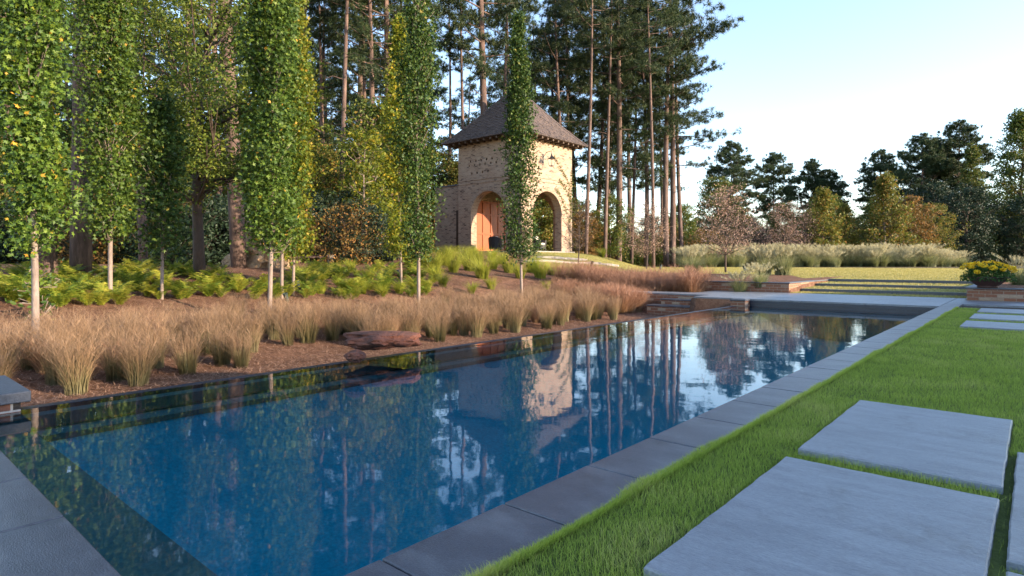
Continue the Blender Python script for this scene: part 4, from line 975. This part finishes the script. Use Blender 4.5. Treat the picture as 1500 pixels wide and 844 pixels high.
x, y, z, d = ground_at(366, 391); rock('root_mound', (x - .05, y + .5, z + .35), (1.15, .6, .9), 3, M['clay'], 'sunlit tan clay root mound behind the thick pine trunk', 'mound', amp=.45, freq=1.8)
x, y, z, d = ground_at(330, 390); rock('boulder', (x, y + .3, z + .1), (.4, .3, .3), 9, M['clay'], 'shaded clay lump left of the thick pine trunk', 'mound')
for k, (px, py, s) in enumerate(((582, 405, .32), (566, 403, .2), (545, 402, .18), (290, 432, .1))):
    x, y, z, d = ground_at(px, py); rock('stone', (x, y, z + .02), (s * .95, s * .6, s * .42), 20 + k, M['rock_red'], ('dark red stone on the mulch beside the pale trunks', 'small red stone left of the dark red stone', 'smallest stone under the yellow tree', 'pebble sized stone near the feathery tree')[k], sub_=3)
x, y, z, d = ground_at(455, 386)
r = empty('stone_bench', (x, y, z), math.radians(38), label='low weathered plank bench with a stone post at its right end', cat='bench'); r.scale = (.72, .72, .72)
MB().box(-.75, .75, -.2, .2, .26, .36).build('seat', M['bark'], r, bevel=.01)
for sx in (-.55, .55): MB().box(sx - .07, sx + .07, -.17, .17, -.05, .258).build('leg', M['bark'], r)
MB().lathe([(.16, -.05), (.17, .4), (.13, .46)], 14, (.98, 0, 0)).build('post', M['stone_grey'], r)
def uplight(px, py, label, s=1.):
    x, y, z, d = ground_at(px, py); r = empty('ground_light', (x, y, z), rnd.uniform(0, 6), label=label, cat='garden light', group='green ground lights'); r.scale = (s, s, s)
    MB().tube([(0, 0, -.1), (0, 0, .1)], .02, 6).build('stake', M['green_metal'], r)
    b = MB().lathe([(.045, 0), (.06, .03), (.065, .22), (.075, .24), (.075, .27), (.06, .27), (.055, .23)], 14); o = b.build('lamp_housing', M['green_metal'], r); o.location = (0, 0, .1); o.rotation_euler = (.3, .2, 0)
for px, py, lb in ((438, 428, 'dark green ground light right of the bright column trees'), (421, 447, 'short ground light in the tufts by the bright column trees'), (237, 438, 'dark ground light at the foot of the short dark column tree'),
                   (585, 408, 'green ground light beside the yellow green column tree'), (967, 397, 'green ground light on the lawn edge right of the rusty tufts'), (1092, 400, 'green ground light on the mulch beside the fullest pink tree'), (866, 393, 'tiny ground light below the terraced lawn'), (936, 377, 'tiny ground light on the mulch beyond the lawn')):
    uplight(px, py, lb, .9 if px > 800 else .7)
# leafy sapling by the left trunk
proto('sap', 'sapling', make_broad(35, .85, .15, .25, 260, M['sweetgum'], .085, .008, 'bark_grey', clump=.12, nl=12, shape='vase'), cat_='shrub')
at_px('sap', 58, 474, 'leafy green sapling in front of the leftmost pale trunk', s=1.0)
# terraced stone edging beside the tower
for k, (a, b_) in enumerate((((790, 378), (858, 382)), ((772, 384), (905, 391)))):
    x0, y0, z0, _ = ground_at(*a); x1, y1, z1, _ = ground_at(*b_); m = MB(); n = 14
    for i in range(n):
        f0, f1 = i / n, (i + .94) / n; q0 = (x0 + (x1 - x0) * f0, y0 + (y1 - y0) * f0); q1 = (x0 + (x1 - x0) * f1, y0 + (y1 - y0) * f1)
        zz = [gz(*q0), gz(*q1)]; w = .16 + rnd.uniform(-.03, .03)
        Vv = [(q[0] + ox, q[1] + oy, zq + dz) for dz in (-.25, .10 + rnd.uniform(-.02, .02)) for (q, zq, ox, oy) in ((q0, zz[0], 0, -w), (q1, zz[1], 0, -w), (q1, zz[1], 0, w), (q0, zz[0], 0, w))]
        m.add(Vv, [(0, 3, 2, 1), (4, 5, 6, 7), (0, 1, 5, 4), (1, 2, 6, 5), (2, 3, 7, 6), (3, 0, 4, 7)])
    m.build('stone_edging', M['stone_grey'], label=('upper' if k == 0 else 'lower') + ' rough stone terrace edge on the lawn by the tower', cat='stone edge', bevel=.015)

# ------------------------------------------------------------------ grass blades, pine straw
rs = np.random.RandomState(99)
def turf_blades():
    P = []; Hh = []
    slabsr = [(-1.55, -.19, 2.82, 5.20), (-1.54, -.18, 5.50, 7.90), (-.12, 1.25, 4.16, 6.60), (-.12, 1.25, 1.70, 4.02), (-1.45, 1.9, 18.75, 20.7), (-1.45, 1.9, 21.7, 23.7), (-1.45, 1.9, 24.7, 26.7)]
    for y0, y1, dens, W in ((.6, 2.4, 26000, 1), (2.4, 4.3, 22000, 1), (4.3, 6.5, 13000, 1.2), (6.5, 9.5, 8000, 1.5), (9.5, 15.5, 4200, 2)):
        n = int((y1 - y0) * 1.65 * dens); x = rs.uniform(-1.14, .5, n); y = rs.uniform(y0, y1, n)
        ok = np.ones(n, bool)
        for a in slabsr: ok &= ~((x > a[0] * K - .008) & (x < a[1] * K + .008) & (y > a[2] * K - .008) & (y < a[3] * K + .008))
        ok &= ~((x > -.105) & (x < -.055) & (y > .8) & (y < 3.5) & (rs.uniform(0, 1, n) < .93))
        if y1 > 14: ok &= (y < 14.3)
        P.append(np.stack([x[ok], y[ok], np.full(ok.sum(), -.022)], -1)); Hh.append(np.full(ok.sum(), W))
    n = 45000; y = .6 + 13.7 * rs.uniform(0, 1, n) ** 1.5; fr = .004 + .014 * np.sin(y * 3.2) + .008 * np.sin(y * 9.6 + 1) + .008 * np.sin(y * 1.1)
    x = -1.115 - rs.uniform(0, 1, n) * (.02 + np.clip(fr, 0, 1)); P.append(np.stack([x, y, np.full(n, -.012)], -1)); Hh.append(np.full(n, 1.))
    P = np.concatenate(P); Hh = np.concatenate(Hh); n = len(P)
    patch = np.array([noise.noise(Vector((p[0] * 4, p[1] * 4, 0))) for p in P[::1]])
    H = (.032 + .011 * patch) * rs.uniform(.6, 1.25, n)
    p2 = np.array([noise.noise(Vector((p[0] * 1.3, p[1] * 1.3, 7))) for p in P])
    r = np.clip(rs.uniform(0, 1, n) * .75 + patch * .45 + p2 * .55 + .15, 0, 1)
    # grass in the narrow gaps is uneven and taller at the tips
    return blades(P, rs.uniform(0, 2 * PI, n), H, np.abs(rs.normal(0, .5, n)), .0021 * Hh[:, None], 2, 77, 1.4, .12, r=r)
Vv, Fx, t, r_ = turf_blades()
link('lawn_grass', mesh_np('lawn_grass', Vv, Fx, M['blade'], {'t': t, 'r': r_}), label='short green lawn grass around the stone slabs', cat='grass', kind='stuff')
n = 260000; x = rs.uniform(-26, .5, n); y = 18 + 25 * rs.uniform(0, 1, n) ** 1.2
xi = np.clip(np.searchsorted(GX, x) - 1, 0, len(GX) - 2); yi = np.clip(np.searchsorted(GY, y) - 1, 0, len(GY) - 2)
ok = LAWN2[xi, yi] & ~((x > -1.25) & (y < 22.5)); x, y = x[ok], y[ok]; n = len(x); z = zg(x, y) - .003
q = rs.uniform(0, 2 * PI, n); hh = rs.uniform(.018, .04, n); w = .005 + .0002 * y
Vb = np.stack([np.stack([x - np.cos(q) * w, y - np.sin(q) * w, z], -1), np.stack([x + np.cos(q) * w, y + np.sin(q) * w, z], -1), np.stack([x + rs.normal(0, .012, n), y + rs.normal(0, .012, n), z + hh], -1)], 1).reshape(-1, 3)
M['sunblade'] = foliage('sunny_turf', [(0., (.26, .25, .06)), (.6, (.42, .37, .12)), (1., (.56, .46, .20))], .4)
link('far_lawn_grass', mesh_np('far_lawn_grass', Vb, np.arange(3 * n).reshape(-1, 3), M['sunblade'], {'r': np.repeat(rs.uniform(0, 1, n), 3)}), label='sunlit short lawn grass beyond the steps', cat='grass', kind='stuff')
n = 90000; x = PX0 - 1.4 - rs.uniform(0, 1, n) ** 1.3 * 4.2; y = -1.5 + 16.5 * rs.uniform(0, 1, n) ** 1.3; z = zg(x, y) + rs.uniform(.0, .03, n)
q = rs.uniform(0, 2 * PI, n); L = rs.uniform(.05, .14, n); dx, dy, dz = np.cos(q) * L, np.sin(q) * L, rs.uniform(-.02, .035, n); w = .0034
Vv = np.stack([np.stack([x - dy / L * w, y + dx / L * w, z], -1), np.stack([x + dy / L * w, y - dx / L * w, z], -1), np.stack([x + dx, y + dy, z + dz], -1)], 1).reshape(-1, 3)
link('pine_straw', mesh_np('pine_straw', Vv, np.arange(3 * n).reshape(-1, 3), M['straw'], {'r': np.repeat(rs.uniform(0, 1, n), 3)}), label='brown pine straw mulch along the water edge', cat='mulch', kind='stuff')

n = 90000; x = PX0 - 4.6 - rs.uniform(0, 1, n) * 11; y = -1.5 + 26 * rs.uniform(0, 1, n) ** 1.1; z = zg(x, y) + rs.uniform(.0, .03, n)
q = rs.uniform(0, 2 * PI, n); L_ = rs.uniform(.06, .18, n); dx, dy, dz = np.cos(q) * L_, np.sin(q) * L_, rs.uniform(-.02, .05, n); w = .0045
Vv = np.stack([np.stack([x - dy / L_ * w, y + dx / L_ * w, z], -1), np.stack([x + dy / L_ * w, y - dx / L_ * w, z], -1), np.stack([x + dx, y + dy, z + dz], -1)], 1).reshape(-1, 3)
link('fallen_needles', mesh_np('fallen_needles', Vv, np.arange(3 * n).reshape(-1, 3), M['straw'], {'r': np.repeat(rs.uniform(0, 1, n), 3)}), label='fallen pine needles under the column trees', cat='mulch', kind='stuff')

# ------------------------------------------------------------------ light, sky, camera
EL = math.radians(14.0); sd = Vector((.955, .297, 0)).normalized() * math.cos(EL) + Vector((0, 0, math.sin(EL)))
w = bpy.data.worlds.new('World'); sc.world = w; w.use_nodes = True; nt = w.node_tree
sky = nt.nodes.new('ShaderNodeTexSky'); sky.sky_type = 'NISHITA'; sky.sun_disc = False; sky.sun_elevation = EL
sky.sun_rotation = math.atan2(sd.x, sd.y); sky.air_density = 1.0; sky.dust_density = .25; sky.ozone_density = 2.0
nt.links.new(mixc(nt, 1.0, sky.outputs[0], (1.12, 1.0, .975), 'MULTIPLY'), nt.nodes['Background'].inputs[0]); nt.nodes['Background'].inputs[1].default_value = .15
L = bpy.data.lights.new('sun', 'SUN'); L.energy = 3.5; L.angle = math.radians(.6); L.color = (1.0, .79, .56)
so = bpy.data.objects.new('sun', L); COL.objects.link(so); so.rotation_euler = sd.to_track_quat('Z', 'Y').to_euler()
cam = bpy.data.cameras.new('camera'); cam.sensor_width = 36; cam.lens = F / 1500 * 36; cam.shift_y = -(422 - HY) / 1500; cam.clip_end = 2000; cam.clip_start = .05
co = bpy.data.objects.new('camera', cam); COL.objects.link(co); co.location = (0, 0, CAMH); co.rotation_euler = (PI / 2, 0, YAW); sc.camera = co
sc.view_settings.view_transform = 'Standard'; sc.view_settings.look = 'None'; sc.view_settings.exposure = 1.95; sc.view_settings.gamma = 1
sc.render.engine = 'CYCLES'; sc.cycles.use_denoising = True
sc.cycles.max_bounces = 6; sc.cycles.diffuse_bounces = 3; sc.cycles.glossy_bounces = 3; sc.cycles.transparent_max_bounces = 8; sc.cycles.transmission_bounces = 4
sc.cycles.caustics_reflective = False; sc.cycles.caustics_refractive = False; sc.cycles.sample_clamp_indirect = 6
